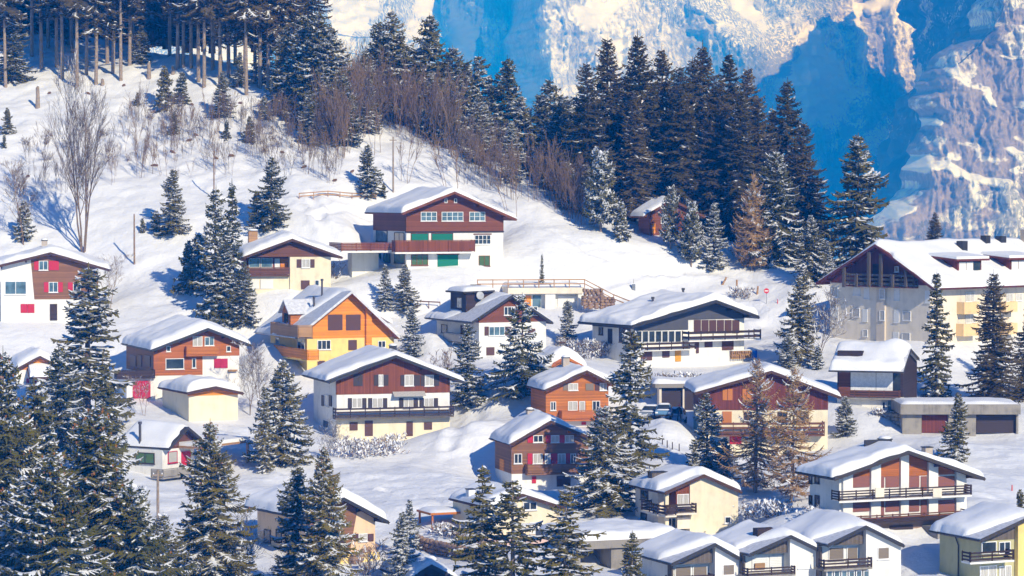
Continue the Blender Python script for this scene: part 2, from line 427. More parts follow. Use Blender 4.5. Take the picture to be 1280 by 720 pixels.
def pathcarve(pts, wdt, dep):
    """a trodden or ploughed track: lowered, with thrown-up edges and a broken floor"""
    P = []
    for q in pts:
        r = ray(q[0], q[1]); P.append(np.array([r[0] * q[2], q[2]]))
    dmin = np.full(GZ.shape, 99.0)
    for a, b in zip(P[:-1], P[1:]):
        lo = np.minimum(a, b) - 6; hi = np.maximum(a, b) + 6
        i0, i1 = np.searchsorted(gx, [lo[0], hi[0]]); j0, j1 = np.searchsorted(gy, [lo[1], hi[1]])
        X = GXX[i0:i1, j0:j1]; Y = GYY[i0:i1, j0:j1]; d = b - a; t = np.clip(((X - a[0]) * d[0] + (Y - a[1]) * d[1]) / (d @ d), 0, 1)
        dmin[i0:i1, j0:j1] = np.minimum(dmin[i0:i1, j0:j1], np.hypot(X - a[0] - t * d[0], Y - a[1] - t * d[1]))
    k = np.clip(1 - dmin / wdt, 0, 1); k = k * k * (3 - 2 * k)
    rim = np.exp(-((dmin - wdt * 1.15) / (wdt * .3)) ** 2)
    return -dep * k + rim * dep * .6 + (vnoise(GXX / .9, GYY / .9) - .5) * .3 * np.clip(k + rim, 0, 1)
for pts, wd, dp in [([(300, 262, 394), (350, 258, 396), (395, 285, 390), (430, 262, 396), (470, 250, 398)], 1.1, .35), ([(390, 250, 399), (400, 290, 389), (440, 330, 378)], 1.0, .3),
                    ([(640, 340, 375), (720, 345, 378), (800, 335, 386), (900, 342, 388), (1000, 355, 380)], 1.6, .4), ([(690, 300, 391), (740, 325, 386), (850, 350, 386)], .8, .3),
                    ([(800, 520, 312), (870, 522, 311), (900, 560, 300)], 2.4, .4), ([(1115, 470, 345), (1060, 440, 358), (1000, 410, 366), (930, 385, 375)], 2.0, .4),
                    ([(560, 560, 312), (600, 500, 328), (640, 470, 338)], 1.2, .35), ([(480, 610, 290), (560, 640, 280)], .8, .25), ([(1130, 640, 268), (1180, 600, 285), (1240, 600, 285)], .8, .25), ([(180, 520, 328), (330, 540, 315), (360, 610, 298)], 1.2, .35)]:
    mound = mound + pathcarve(pts, wd, dp)
def footprints(pts, seed):
    r = np.random.RandomState(seed); global mound; side = 1
    for a, b in zip(pts[:-1], pts[1:]):
        A = np.array([ray(a[0], a[1])[0] * a[2], a[2]]); B = np.array([ray(b[0], b[1])[0] * b[2], b[2]]); d = B - A; L_ = np.hypot(*d); n = np.array([-d[1], d[0]]) / L_
        for k in range(int(L_ / .85)):
            side = -side; c = A + d * (k * .85 / L_) + n * side * .28 + r.normal(0, .08, 2)
            i = int((c[0] - GX0) / GS); j = int((c[1] - GY0) / GS); sl_ = (slice(max(i - 2, 0), i + 4), slice(max(j - 2, 0), j + 4))
            mound[sl_] -= .26 * np.exp(-((GXX[sl_] - c[0]) ** 2 + (GYY[sl_] - c[1]) ** 2) / .13)
for i_, p_ in enumerate([[(700, 300, 391), (760, 325, 386), (800, 332, 385), (880, 336, 388)], [(640, 300, 388), (690, 330, 380), (760, 345, 379)], [(1150, 600, 284), (1190, 570, 298), (1265, 560, 303)], [(470, 600, 292), (540, 610, 290), (600, 640, 278)],
                         [(130, 345, 378), (200, 350, 376), (250, 420, 355)], [(560, 520, 322), (600, 560, 308), (560, 620, 288)], [(350, 250, 398), (420, 300, 386)], [(1140, 690, 250), (1165, 710, 247), (1150, 725, 243)], [(180, 560, 312), (330, 600, 298), (440, 580, 303)]]):
    footprints(p_, i_)
nearh = np.ones_like(GZ)
for h in HS.values():
    rx = GXX - h.O[0]; ry = GYY - h.O[1]
    u = rx * h.c + ry * h.s; t = -rx * h.s + ry * h.c
    du = np.maximum(np.maximum(-u, u - h.W), 0); dt = np.maximum(np.maximum(-t, t - h.L), 0)
    nearh = np.minimum(nearh, np.clip(np.hypot(du, dt) / 5 - .15, 0.06, 1))
GZ = GZ + mound * nearh
def g(x, y):
    i = np.clip((np.asarray(x) - GX0) / GS, 0, len(gx) - 1.001); j = np.clip((np.asarray(y) - GY0) / GS, 0, len(gy) - 1.001)
    a = np.floor(i).astype(int); b = np.floor(j).astype(int); fa = i - a; fb = j - b
    return (GZ[a, b] * (1 - fa) + GZ[a + 1, b] * fa) * (1 - fb) + (GZ[a, b + 1] * (1 - fa) + GZ[a + 1, b + 1] * fa) * fb
def hit(px, py, y0=175):
    r = ray(px, py); ys = np.arange(y0, 600, .25)
    d = r[2] * ys + CZ - g(r[0] * ys, ys)
    k = np.where(d <= 0)[0]
    y = ys[k[0]] if len(k) else 440.0
    return np.array([r[0] * y, y, float(g(r[0] * y, y))]), bool(len(k))
V = np.stack([GXX, GYY, GZ], -1).reshape(-1, 3)
me = np_mesh('snow_ground', V, grid_faces(len(gx), len(gy)), [M['snow']], smooth=True)
tag(link('snow_ground', me), kind='structure')
# the ground goes on: towards the viewer, to both sides and down into the valley behind the village
def sheet(name, xs, ys, zf, m):
    X, Y = np.meshgrid(xs, ys, indexing='ij')
    me = np_mesh(name, np.stack([X, Y, zf(X, Y)], -1).reshape(-1, 3), grid_faces(len(xs), len(ys)), [m], smooth=True)
    return tag(link(name, me), kind='structure')
def zvalley(X, Y):
    ins = g(np.clip(X, GX0, GX1), np.clip(Y, GY0, GY1)) - 1.2
    dx = np.maximum(np.abs(X) - 149, 0); dy = np.maximum(Y - 618, 0); dn = np.maximum(152 - Y, 0)
    far = np.clip((np.hypot(dx, dy)) / 500, 0, 1); far = far * far * (3 - 2 * far)
    z = ins * (1 - far) + (CZ - 230) * far - dn * .1
    return z
sheet('valley_floor', np.r_[np.linspace(-3000, -150, 25), np.linspace(-140, 140, 20), np.linspace(150, 3000, 25)], np.r_[np.linspace(-300, 150, 12), np.linspace(160, 610, 20), np.linspace(620, 6000, 50)], zvalley, M['snow'])
# ------------------------------------------------------------------ far mountains
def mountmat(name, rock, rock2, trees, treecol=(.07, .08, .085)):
    """snow, rock and dusted forest; which lies where is a property of the surface (attributes 'rock' and 'wood')"""
    m, b, L = base(name, .85, .1)
    ar = N(m, 'ShaderNodeAttribute', attribute_name='rock'); aw = N(m, 'ShaderNodeAttribute', attribute_name='wood')
    v = coords(m)
    n2 = noise(m, coords(m, (.07, .07, .05)), 1.0, 7, .68)
    n3 = noise(m, coords(m, (.19, .19, .07)), 1.0, 6, .65)
    def mask(at_, n, k, lo, hi):
        a = N(m, 'ShaderNodeMath', operation='MULTIPLY_ADD'); L.new(n, a.inputs[0]); a.inputs[1].default_value = k; L.new(at_, a.inputs[2])
        return ramp(m, a.outputs[0], [(lo, (0, 0, 0)), (hi, (1, 1, 1))])
    rk = ramp(m, n3, [(.3, rock), (.7, rock2)])
    mr = mask(ar.outputs['Fac'], n2, .7, .72, .90)
    tr = noise(m, coords(m, (.21, .21, .075)), 1.0, 3, .75)
    mw = mask(aw.outputs['Fac'], tr, 1.1, .92, 1.04)
    mx = N(m, 'ShaderNodeMix', data_type='RGBA'); L.new(mr, mx.inputs[0]); mx.inputs[6].default_value = (.82, .82, .83, 1); L.new(rk, mx.inputs[7])
    tf = N(m, 'ShaderNodeMath', operation='MULTIPLY'); L.new(mw, tf.inputs[0]); tf.inputs[1].default_value = trees
    my = N(m, 'ShaderNodeMix', data_type='RGBA'); L.new(tf.outputs[0], my.inputs[0]); L.new(mx.outputs[2], my.inputs[6]); my.inputs[7].default_value = (*treecol, 1)
    L.new(my.outputs[2], b.inputs['Base Color'])
    bump(m, b, n2, .6, 5.0)
    return m
mwall = mountmat('mountain_wall', (.15, .145, .165), (.31, .285, .30), .75)
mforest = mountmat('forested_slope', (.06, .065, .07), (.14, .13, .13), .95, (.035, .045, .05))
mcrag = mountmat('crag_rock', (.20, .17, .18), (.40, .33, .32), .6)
def attrs(o, **kw):
    for k, a in kw.items():
        at_ = o.data.attributes.new(k, 'FLOAT', 'POINT'); at_.data.foreach_set('value', np.asarray(a, np.float32).ravel())
    return o
def sstep(x, a, b):
    t = np.clip((x - a) / (b - a), 0, 1); return t * t * (3 - 2 * t)
BIG = 1.6        # the ranges stand this much farther off, and are this much larger, than the figures below
def curtain_mesh(name, pxs, zs, fy, m, Y0):
    X = (np.asarray(pxs) - 640) / F * Y0
    XX, ZZ = np.meshgrid(X, zs, indexing='ij')
    YY, dx, rock, wood_shade = fy(XX, ZZ)
    me = np_mesh(name, np.stack([(XX + dx) * BIG, YY * BIG, ZZ * BIG + CZ], -1).reshape(-1, 3), grid_faces(len(X), len(zs)), [m], smooth=True)
    return attrs(tag(link(name, me), kind='structure'), rock=rock, wood=wood_shade)
YF = 3200.0
def far_wall(X, Z):
    px = X / YF * F + 640; py = 240 - Z / YF * F
    # ragged buttresses: broad steps whose left flanks face away from the sun
    wob = fbm(X / 90 + 3, Z / 60, 5) * 42
    rec = np.interp(px + wob * .8, [-400, 300, 395, 430, 545, 565, 600, 640, 655, 692, 760, 785, 800, 890, 905, 925, 1062, 1130, 1700],
                    [200, 60, 0, 40, 215, 180, 95, 118, 60, -70, -10, 15, 10, 90, 75, 80, 190, 260, 380])
    rd = ridged(X / 150, Z / 150, 4, .5)
    wx = X + fbm(X / 60, Z / 60, 3) * 16
    r2 = ridged(wx / 44 + 2, Z / 170 + 8, 4, .55); r3 = ridged(X / 10 + 5, Z / 15, 4, .6)
    zone = fbm(X / 95 + 11, Z / 60 + 4, 4) + .30 * np.sin((Z + X * .35 + fbm(X / 50, Z / 50, 2) * 40) / 27.0)
    zone = zone + .22 * sstep(px, 600, 690) * sstep(-px, -1000, -930)
    zone = zone - 1.2 * sstep(-px, -545, -470)               # open snow bowl at the upper left
    zone = zone + .35 * fbm(X / 26, Z / 34, 3)
    rz = sstep(zone, -.08, .08)
    Y = YF + rec * 1.5 + Z * (1.15 - .0 * rz) + (1 - rd) * 105 + rz * ((1 - r2) * 62 + (1 - r3) * 17 + fbm(X / 5, Z / 6, 3) * 3.5) - rz * 26 + fbm(X / 60, Z / 40, 4) * (14 + 26 * sstep(-px, -545, -470)) + fbm(X / 10, Z / 10, 3) * 1.3
    bands = sstep(np.sin((Z * 1.0 + X * .12 + fbm(X / 40, Z / 20, 3) * 14) / 4.2), .86, 1.0) * .75 * sstep(-px, -545, -470) * sstep(py, -40, 30)
    wood_shade = .42 * sstep(fbm(X / 70 + 2, Z / 60 + 7, 4), -.1, .25) + .32 * sstep(py, 20, 110) * sstep(px, 520, 600) + .75 * sstep(px + wob * .5, 535, 560) * sstep(-px - wob * .5, -700, -665) * (1 - .8 * sstep(px + wob * .6, 596, 606) * sstep(-px - wob * .6, -642, -632) * sstep(-py, -80, -55)) - .9 * np.exp(-((px - 1085 + (py - 100) * .85 + fbm(X / 30, Z / 30, 3) * 30) / 16) ** 2) * sstep(py, 20, 60)  # forest, plus shade painted over the left-facing facet, less on its sunlit strip
    return Y, 0, np.maximum(rz * (.28 + .30 * (1 - r2) + .1 * r3), bands), wood_shade
curtain_mesh('far_mountain', np.r_[np.linspace(-900, 360, 60), np.arange(365, 1300, 1.3), np.linspace(1310, 2200, 50)],
             np.r_[np.linspace(-260, -70, 14), np.arange(-66, 240, 1.2), np.arange(242, 335, 4)], far_wall, mwall, YF)
# sunlit crag at the right edge: cliffs between sloping snow ledges
YC = 1900.0
def crag(X, Z):
    py = 240 - Z / YC * F
    eb = np.interp(py, [-900, -200, 30, 60, 95, 140, 190, 230, 262, 290, 420], [1420, 1350, 1262, 1226, 1190, 1184, 1170, 1155, 1128, 1085, 960])
    xb = (eb - 640) / F * YC + fbm(Z / 16, Z * 0 + 3, 4) * 9
    uu = X - (-640 + 1000) / F * YC - 6
    X2 = xb + uu
    s_ = (Z + uu * .32 + fbm(X2 / 45, Z / 45, 4) * 20) / 31.0 + .2
    fr = s_ - np.floor(s_)
    led = sstep(fr, .66, .76) * (1 - sstep(fr, .90, 1.0)) * sstep(fbm(X2 / 34 + 8, Z / 20, 4), -.12, .12)            # snow ledge near the top of each step
    step = np.floor(s_) * 20 + 20 * (.5 * fr + .5 * sstep(fr, .6, 1.0))
    Y = YC + np.where(uu < 10, (10 - np.clip(uu, -6, 10)) ** 2 / 5, 0) + step * 1.1 - np.clip(uu, 0, 400) * .18
    r1 = ridged(X2 / 55, Z / 75, 5, .55); r2 = ridged(X2 / 13 + fbm(X2 / 30, Z / 30, 2), Z / 60, 4, .6); r3 = ridged(X2 / 4.5, Z / 30, 3, .6)
    k = 1 - .75 * led
    Y = Y + (1 - r1) * 40 + k * ((1 - r2) * 13 + (1 - r3) * 4.5 + fbm(X2 / 3, Z / 3, 3) * 1.6)
    rock = (1 - led) * .60 + .24 * (1 - r2) - .34 * sstep(fbm(X2 / 22, Z / 15, 5), .0, .22) * (.5 + .5 * r3)
    wood_shade = .12 + .34 * sstep(fbm(X2 / 30 + 4, Z / 24, 3), -.05, .25) + .25 * sstep(Z, 55, 95)
    return Y, X2 - X, rock, wood_shade
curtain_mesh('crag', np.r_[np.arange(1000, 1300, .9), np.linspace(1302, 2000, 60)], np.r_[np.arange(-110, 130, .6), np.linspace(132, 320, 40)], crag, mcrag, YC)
# the crag's own left flank runs back up the valley to the wall and lies in its own shade
def edge_px(py): return np.interp(py, [-900, -200, 30, 60, 95, 140, 190, 230, 262, 290, 420], [1420, 1350, 1262, 1226, 1190, 1184, 1170, 1155, 1128, 1085, 960])
def flank():
    ss = np.linspace(0, 1, 420); zs = np.arange(-230, 335, 1.8)
    S, Z = np.meshgrid(ss, zs, indexing='ij')
    Y = 1985 + S * 1800
    xe = (edge_px(240 - Z / YC * F) - 640) / F * YC + 4
    pyb = 240 - Z / 3500 * F
    xb = (np.interp(pyb, [-420, 0, 60, 130, 165, 200, 240, 300, 420], [1215, 1178, 1180, 1178, 1170, 1160, 1148, 1135, 1080]) - 640) / F * 3500
    k = S ** 1.2
    X = xe * (1 - k) + xb * k
    X = X + (ridged(Y / 300, Z / 120 + 7, 6, .55) - .6) * 90 * np.clip(S * 4, 0, 1) + fbm(Y / 30, Z / 14, 4) * 7
    low = sstep(-Z, -85, 10)
    wood_shade = .52 + .5 * low + .3 * (fbm(Y / 160, Z / 40 + 3, 4))
    gully = sstep(np.abs(Y - 2500 - Z * 6 + fbm(Y / 90, Z / 30, 3) * 160), 200, 60) if False else np.exp(-((Y - 2900 - Z * 5 + fbm(Y / 90, Z / 30, 3) * 180) / 120) ** 2)
    rock = .42 + .35 * sstep(fbm(Y / 120, Z / 26, 4), 0, .3)
    return np.stack([X * BIG, Y * BIG, Z * BIG + CZ], -1).reshape(-1, 3), grid_faces(len(ss), len(zs)), rock - .4 * gully, wood_shade - .7 * gully
V, Q, rk_, wd_ = flank()
attrs(tag(link('shaded_valley_side', np_mesh('shaded_valley_side', V, Q, [mforest], smooth=True)), kind='structure'), rock=rk_, wood=wd_)
# ------------------------------------------------------------------ haze
HAZE = 0.00030
if HAZE:
    hm = bpy.data.materials.new('haze'); hm.use_nodes = True
    ntm = hm.node_tree
    for n in list(ntm.nodes):
        if n.type == 'BSDF_PRINCIPLED': ntm.nodes.remove(n)
    pv = ntm.nodes.new('ShaderNodeVolumePrincipled')
    pv.inputs['Color'].default_value = (.0, .25, 1.0, 1)
    pv.inputs['Absorption Color'].default_value = (1, 1, 1, 1)
    pv.inputs['Anisotropy'].default_value = -.45
    pv.inputs['Density'].default_value = HAZE
    ntm.links.new(pv.outputs['Volume'], [n for n in ntm.nodes if n.type == 'OUTPUT_MATERIAL'][0].inputs['Volume'])
    tag(MB().box(-4200, 5200, -400, 9000, CZ - 480, CZ + 560).build('haze', hm), kind='stuff')
# ------------------------------------------------------------------ chalet builder
rnd = random.Random(11)
def clip_top(h, u0, u1, drop=.18, cap=None):
    us = [u0] + ([h.A[0]] if u0 < h.A[0] < u1 else []) + [u1]
    f = lambda u: min(h.rv(u) - drop, cap) if cap is not None else h.rv(u) - drop
    return [(u, f(u)) for u in us]
def block(h, name, m, u0, u1, t0, t1, v0, top='roof', parent=None, drop=.18):
    """a piece of wall between u0..u1 and t0..t1; its top follows the roof or is level"""
    if top == 'roof': tops = clip_top(h, u0, u1, drop)
    else: tops = [(u0, top), (u1, top)]
    poly = [(u0, v0), (u1, v0)] + tops[::-1]
    return MB().prism(poly, t0, t1).build(name, m, parent or h.root)
def start(h, label, wallm, vdn=-3.0, cat='house', name='chalet', group=None):
    h.root = empty(name, h.O, h.th); tag(h.root, label, cat, group)
    h.vdn = vdn
    if wallm: h.wall = block(h, 'wall', wallm, 0, h.W, 0, h.L, vdn)
    return h
def clad(h, m, px, py, x0=None, x1=None, side=True, name='cladding', depth=.04, drop=.2):
    """boarding from pixel height py (read at column px) up to the roof, wrapped round the sides"""
    v = h.uv(px, py)[1]
    u0 = h.uv(x0, py)[0] if x0 else -.03
    u1 = h.uv(x1, py)[0] if x1 else h.W + .03
    return block(h, name, M[m], u0, u1, -depth, h.L - .05 if side else .3, v, drop=drop)
def roof(h, fascia=None, thick=.22, soff=None, snow=.55, mat=None, bare=None, purl=True, snowmat_=None, seed=0, lumps=.12, round_=.55, chimx=None):
    fascia = fascia or M['roofdark']
    A, E0, E1 = h.A, h.E0, h.E1
    t0, t1 = -h.of, h.L + h.ob
    prof = [E0, A, E1]
    top = prof; bot = [(x, z - thick) for x, z in prof]
    mb = MB(); poly = [bot[0], bot[1], bot[2], top[2], top[1], top[0]]
    # two slabs sharing the ridge, so each stays convex
    mb.prism([bot[0], bot[1], top[1], top[0]], t0, t1); mb.prism([bot[1], bot[2], top[2], top[1]], t0, t1)
    h.roof = mb.build('roof', mat or fascia, h.root)
    # verge boards at the front
    vb = MB()
    for p, q in ((E0, A), (A, E1)):
        vb.prism([(p[0], p[1] - thick - .08), (q[0], q[1] - thick - .08), (q[0], q[1] + .03), (p[0], p[1] + .03)], t0 - .05, t0 + .0)
    vb.build('verge_board', fascia, h.roof)
    for E, e in ((E0, -.06), (E1, .06)):
        MB().tube([(E[0] + e, t0, E[1] - thick * .6), (E[0] + e, t1, E[1] - thick * .6)], [.07, .07], 6).build('gutter', fascia, h.roof)
    if soff:
        sb = MB()
        for p, q in ((E0, A), (A, E1)):
            e = .012
            sb.prism([(p[0] + .03, p[1] - thick - e - .03), (q[0], q[1] - thick - e - .03), (q[0], q[1] - thick - e), (p[0] + .03, p[1] - thick - e)], t0 + .02, t1 - .02)
        sb.build('soffit', soff, h.roof)
    if purl:
        for k in (0.0, .5, 1.0):
            for sgn in ((1, -1) if k else (1,)):
                E = E1 if sgn > 0 else E0
                inner = (h.W if sgn > 0 else 0)
                x = A[0] + (inner - A[0]) * k * .98
                z = h.rv(x) - thick - .22
                pb = MB().hexa([(x - .09, t0 + .2, z + .06), (x + .09, t0 + .2, z + .06), (x + .09, -.045, z - .12), (x - .09, -.045, z - .12),
                                (x - .09, t0 + .2, z + .18), (x + .09, t0 + .2, z + .18), (x + .09, -.045, z + .18), (x - .09, -.045, z + .18)])
                pb.build('purlin', soff or fascia, h.root)
    if snow: roof_snow(h, snow, bare, seed, lumps, round_)
def roof_snow(h, T, bare, seed, lumps, rr, name='roof_snow'):
    A, E0, E1 = h.A, h.E0, h.E1
    t0, t1 = -h.of + .04, h.L + h.ob - .05
    nu = max(24, int((E1[0] - E0[0]) / .28)); nt_ = max(20, int((t1 - t0) / .3))
    a = (1 - np.cos(np.linspace(0, math.pi, nu))) / 2 * .5 + np.linspace(0, 1, nu) * .5
    b = (1 - np.cos(np.linspace(0, math.pi, nt_))) / 2 * .5 + np.linspace(0, 1, nt_) * .5
    uu = E0[0] + .02 - .10 + (E1[0] - E0[0] + .16) * a
    A_, B_ = np.meshgrid(a, b, indexing='ij')
    U = E0[0] - .08 + (E1[0] - E0[0] + .16) * A_
    start_t = np.full(nu, t0)
    if bare:
        # a strip along the verge that the wind has swept: (depth at left eave, depth at ridge, depth at right eave)
        start_t = t0 + np.interp(uu, [E0[0], A[0] - .2, A[0] + .05, E1[0]], [bare[0], bare[1], bare[2], bare[3]])
        start_t = start_t + np.where(start_t > t0 + .05, fbm(uu / 2.0 + seed, uu * 0 + seed, 3) * .35, 0)
    start_t = start_t + np.clip(fbm(uu / 1.7 + seed * 2.3, uu * 0 + seed, 4) + .1, 0, 1) * .7
    rf = (.5, 1.1, 1.7)[seed % 3]
    Tt = start_t[:, None] + (t1 - start_t[:, None]) * B_
    rz = np.vectorize(h.rv)(uu)
    k = max(1, int(.05 * nu)); pad = np.r_[np.full(k, rz[0]) - (np.arange(k, 0, -1)) * 0, rz, np.full(k, rz[-1])]
    sm = np.convolve(pad, np.ones(2 * k + 1) / (2 * k + 1), 'valid')
    sm = np.where(np.abs(uu - A[0]) < (E1[0] - E0[0]) * .18, sm, rz)
    de = np.minimum(U - U[0:1], U[-1:] - U); df = Tt - start_t[:, None]; db = t1 - Tt
    q = lambda d, r: np.sqrt(np.clip(1 - (1 - np.clip(d / r, 0, 1)) ** 2, 0, 1))
    edge = q(de, rr) * q(df, rf) * q(db, rr)
    ns = fbm(U / 2.6 + seed * 3.1, Tt / 2.6 + seed * 1.7, 4)
    th = T * (1 + .55 * fbm(U / 4 + seed, Tt / 4 + 3, 3) + lumps * 1.6 * ns) * (.12 + .88 * edge)
    th[0, :] = th[-1, :] = 0; th[:, 0] = th[:, -1] = 0
    slump = fbm(Tt / 1.5 + seed, U * 0 + 5, 3) * .16 + .03
    U = U + np.where(U > A[0], 1, -1) * np.clip(np.abs(U - A[0]) / (E1[0] - A[0]) - .8, 0, .2) * 5 * slump
    Z = np.maximum(sm, rz - .0)[:, None] + .012 + th
    bulge = np.where(edge < .98, 0, 0)
    V = np.stack([U, Tt, Z], -1).reshape(-1, 3)
    me = np_mesh(name, V, grid_faces(nu, nt_), [M['roofsnow']], smooth=True)
    return link(name, me, h.root)

def put(mb, side, h, u0, u1, d0, d1, v0, v1, uoff=0.0):
    """box on a wall: side F front, L left, R right; d = how far it stands out"""
    if side == 'F': mb.box(u0, u1, -d1, -d0, v0, v1)
    elif side == 'L': mb.box(-d1 + uoff, -d0 + uoff, u0, u1, v0, v1)
    else: mb.box(h.W + d0, h.W + d1, u0, u1, v0, v1)
    return mb
def rect(h, side, x0, y0, x1, y1, off=0.0):
    if side == 'F':
        a = h.uv(x0, y1, off); b = h.uv(x1, y0, off); cx = (x0 + x1) / 2
        v0 = h.uv(cx, y1, off)[1]; v1 = h.uv(cx, y0, off)[1]
        return a[0], b[0], v0, v1
    u = 0 if side == 'L' else h.W
    of = off if side == 'L' else -off
    a = h.tv(x0, y1, u, of); b = h.tv(x1, y0, u, of); cx = (x0 + x1) / 2
    t0, t1 = sorted((a[0], b[0]))
    return t0, t1, h.tv(cx, y1, u, of)[1], h.tv(cx, y0, u, of)[1]
def win(h, x0, y0, x1, y1, side='F', off=.05, fm='frame', gm='glass', mull=1, bars=0, name='window', sill=True, fw=.07):
    u0, u1, v0, v1 = rect(h, side, x0, y0, x1, y1, off)
    mb = MB(); d0, d1 = off - .06, off + .05
    put(mb, side, h, u0, u0 + fw, d0, d1, v0, v1); put(mb, side, h, u1 - fw, u1, d0, d1, v0, v1)
    put(mb, side, h, u0 + fw, u1 - fw, d0, d1, v0, v0 + fw); put(mb, side, h, u0 + fw, u1 - fw, d0, d1, v1 - fw, v1)
    for i in range(1, mull + 1):
        c = u0 + (u1 - u0) * i / (mull + 1); put(mb, side, h, c - .035, c + .035, d0, d1 - .01, v0 + fw, v1 - fw)
    for i in range(1, bars + 1):
        c = v0 + (v1 - v0) * i / (bars + 1); put(mb, side, h, u0 + fw, u1 - fw, d0, d1 - .02, c - .02, c + .02)
    f = mb.build(name, M[fm], h.root)
    put(MB(), side, h, u0 + fw * .6, u1 - fw * .6, d0, off + .012, v0 + fw * .6, v1 - fw * .6).build('pane', M[gm], f)
    if sill: put(MB(), side, h, u0 - .06, u1 + .06, d0, d1 + .07, v0 - .07, v0 - .002).build('sill', M[fm], f)
    return f
def panel(h, name, mat, x0, y0, x1, y1, side='F', off=.05, d=.05, parent=None):
    u0, u1, v0, v1 = rect(h, side, x0, y0, x1, y1, off)
    return put(MB(), side, h, u0, u1, off - .06, off + d, v0, v1).build(name, M[mat], parent or h.root)
def shutters(h, y0, y1, mat, *spans, side='F', off=.05):
    for x0, x1 in spans: panel(h, 'shutter', mat, x0, y0, x1, y1, side, off)
def shutwin(h, y0, y1, xs, sm, gm='curtain', side='F', off=.05, mull=1, bars=0, fm='frame'):
    """xs = left shutter, window left, window right, right shutter edges (None: no shutter)"""
    a, b, c, d = xs
    win(h, b, y0, c, y1, side, off, fm, gm, mull, bars)
    if a is not None: panel(h, 'shutter', sm, a, y0 + .3, b - .3, y1 - .3, side, off)
    if d is not None: panel(h, 'shutter', sm, c + .3, y0 + .3, d, y1 - .3, side, off)
def balcony(h, x0, yt, x1, yb, d, side='F', slabm='wbrown', railm='wbrown', style='rails', slab=.16, yslab=None, ends=True, t_in=0.0, n=3, snow=False):
    """pixels measured on the outer rail: top yt, bottom yb (slab bottom yslab)"""
    u0, u1, v0, v1 = rect(h, side, x0, yt, x1, yb, d)
    vs = v0 if yslab is None else rect(h, side, x0, yt, x1, yslab, d)[2]
    if vs > v0 - .05: vs = v0 - slab
    sl_ = put(MB(), side, h, u0, u1, -.02 - t_in, d, vs, v0)
    ro = sl_.build('balcony', M[slabm], h.root)
    mb = MB(); hgt = v1 - v0
    def run(a0, b0, a1, b1):   # along (u,d) from a to b
        along = abs(a1 - a0) > abs(b1 - b0)
        ln = max(abs(a1 - a0), abs(b1 - b0))
        lo, hi = (min(a0, a1), max(a0, a1)) if along else (min(b0, b1), max(b0, b1))
        def pc(p0, p1, z0, z1, th=.05):
            if along: put(mb, side, h, p0, p1, b0 - th, b0, z0, z1)
            else: put(mb, side, h, a0, a0 + th, p0, p1, z0, z1)
        np_ = max(2, int(ln / 1.6) + 1)
        for i in range(np_):
            p = lo + (hi - lo - .09) * i / (np_ - 1); pc(p, p + .09, v0 + .004, v1, .09)
        if style == 'solid':
            pc(lo, hi, v0 + .06, v1 - .08, .045); pc(lo, hi, v1 - .05, v1 + .04, .1)
        else:
            for i in range(n):
                z = v0 + hgt * (i + .35) / n
                pc(lo, hi, z, z + hgt / n * .52, .045)
    run(u0, d, u1, d)
    if ends:
        run(u0, 0.0, u0, d - .1); run(u1 - .09, 0.0, u1 - .09, d - .1)
    mb.build('railing', M[railm], ro)
    if snow:
        put(MB(), side, h, u0 + .1, u1 - .1, .03, d - .14, v0 + .003, v0 + .22).build('balcony_snow', M['roofsnow'], ro)
    return ro
def chimney(h, x0, x1, ytop, t, mat='brick', cap='snow', dep=.7, name='chimney'):
    u0 = h.uv(x0, ytop, -t)[0]; u1, vt = h.uv(x1, ytop, -t)
    vb = min(h.rv(u0), h.rv(u1)) - .3
    c = MB().box(u0, u1, t, t + dep, vb, vt).build(name, M[mat], h.roof)
    MB().box(u0 - .06, u1 + .06, t - .06, t + dep + .06, vt, vt + .08).build('cap', M['dark'], c)
    if cap == 'snow': MB().lathe([((u1 - u0) * .62, 0), ((u1 - u0) * .6, .12), ((u1 - u0) * .35, .22), (.02, .25)], ((u0 + u1) / 2, t + dep / 2, vt + .083), 10).build('snow_cap', M['roofsnow'], c, True)
    return c
def flue(h, px, ytop, ybot, t, r=.12):
    u, vt = h.uv(px, ytop, -t); vb = h.rv(u) - .1
    MB().lathe([(r, 0), (r, vt - vb - .25), (r * 1.5, vt - vb - .25), (r * 1.5, vt - vb)], (u, t, vb), 10).build('flue', M['flue'], h.roof)
# ------------------------------------------------------------------ the houses
# white house with red shutters at the left edge
h = start(HS['redshut'], 'white chalet with brown boarding and crimson shutters at the upper left edge', M['white'])
u0 = h.uv(41, 360)[0]; vb = h.uv(80, 374)[1]
MB().prism([(h.uv(43, 374)[0], vb), (h.W + .03, vb), (h.W + .03, h.rv(h.W) - .2), (h.A[0], h.rv(h.A[0]) - .2), (h.uv(38.5, 330)[0], h.rv(h.uv(38.5, 330)[0]) - .2)], -.05, .3).build('cladding', M['wtaupe'], h.root)
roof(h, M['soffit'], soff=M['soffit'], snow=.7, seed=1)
shutwin(h, 326, 337.7, (42.6, 48.6, 60, None), 'red', 'glassskytint', off=.07); panel(h, 'shutter', 'red', 61.2, 326, 73.6, 337.7, off=.07)
shutwin(h, 352.5, 365.4, (55, 61, 72.4, 78.5), 'red', 'glassskytint', off=.07)
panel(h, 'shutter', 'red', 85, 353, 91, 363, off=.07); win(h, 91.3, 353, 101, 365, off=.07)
win(h, 6.2, 351.5, 33, 368, gm='glassskytint', mull=1); shutters(h, 380, 391, 'red', (26, 34.3), (34.7, 43))
panel(h, 'door', 'wdark', 62.5, 380, 71.5, 400.5); chimney(h, 52, 59, 301, 4.5)
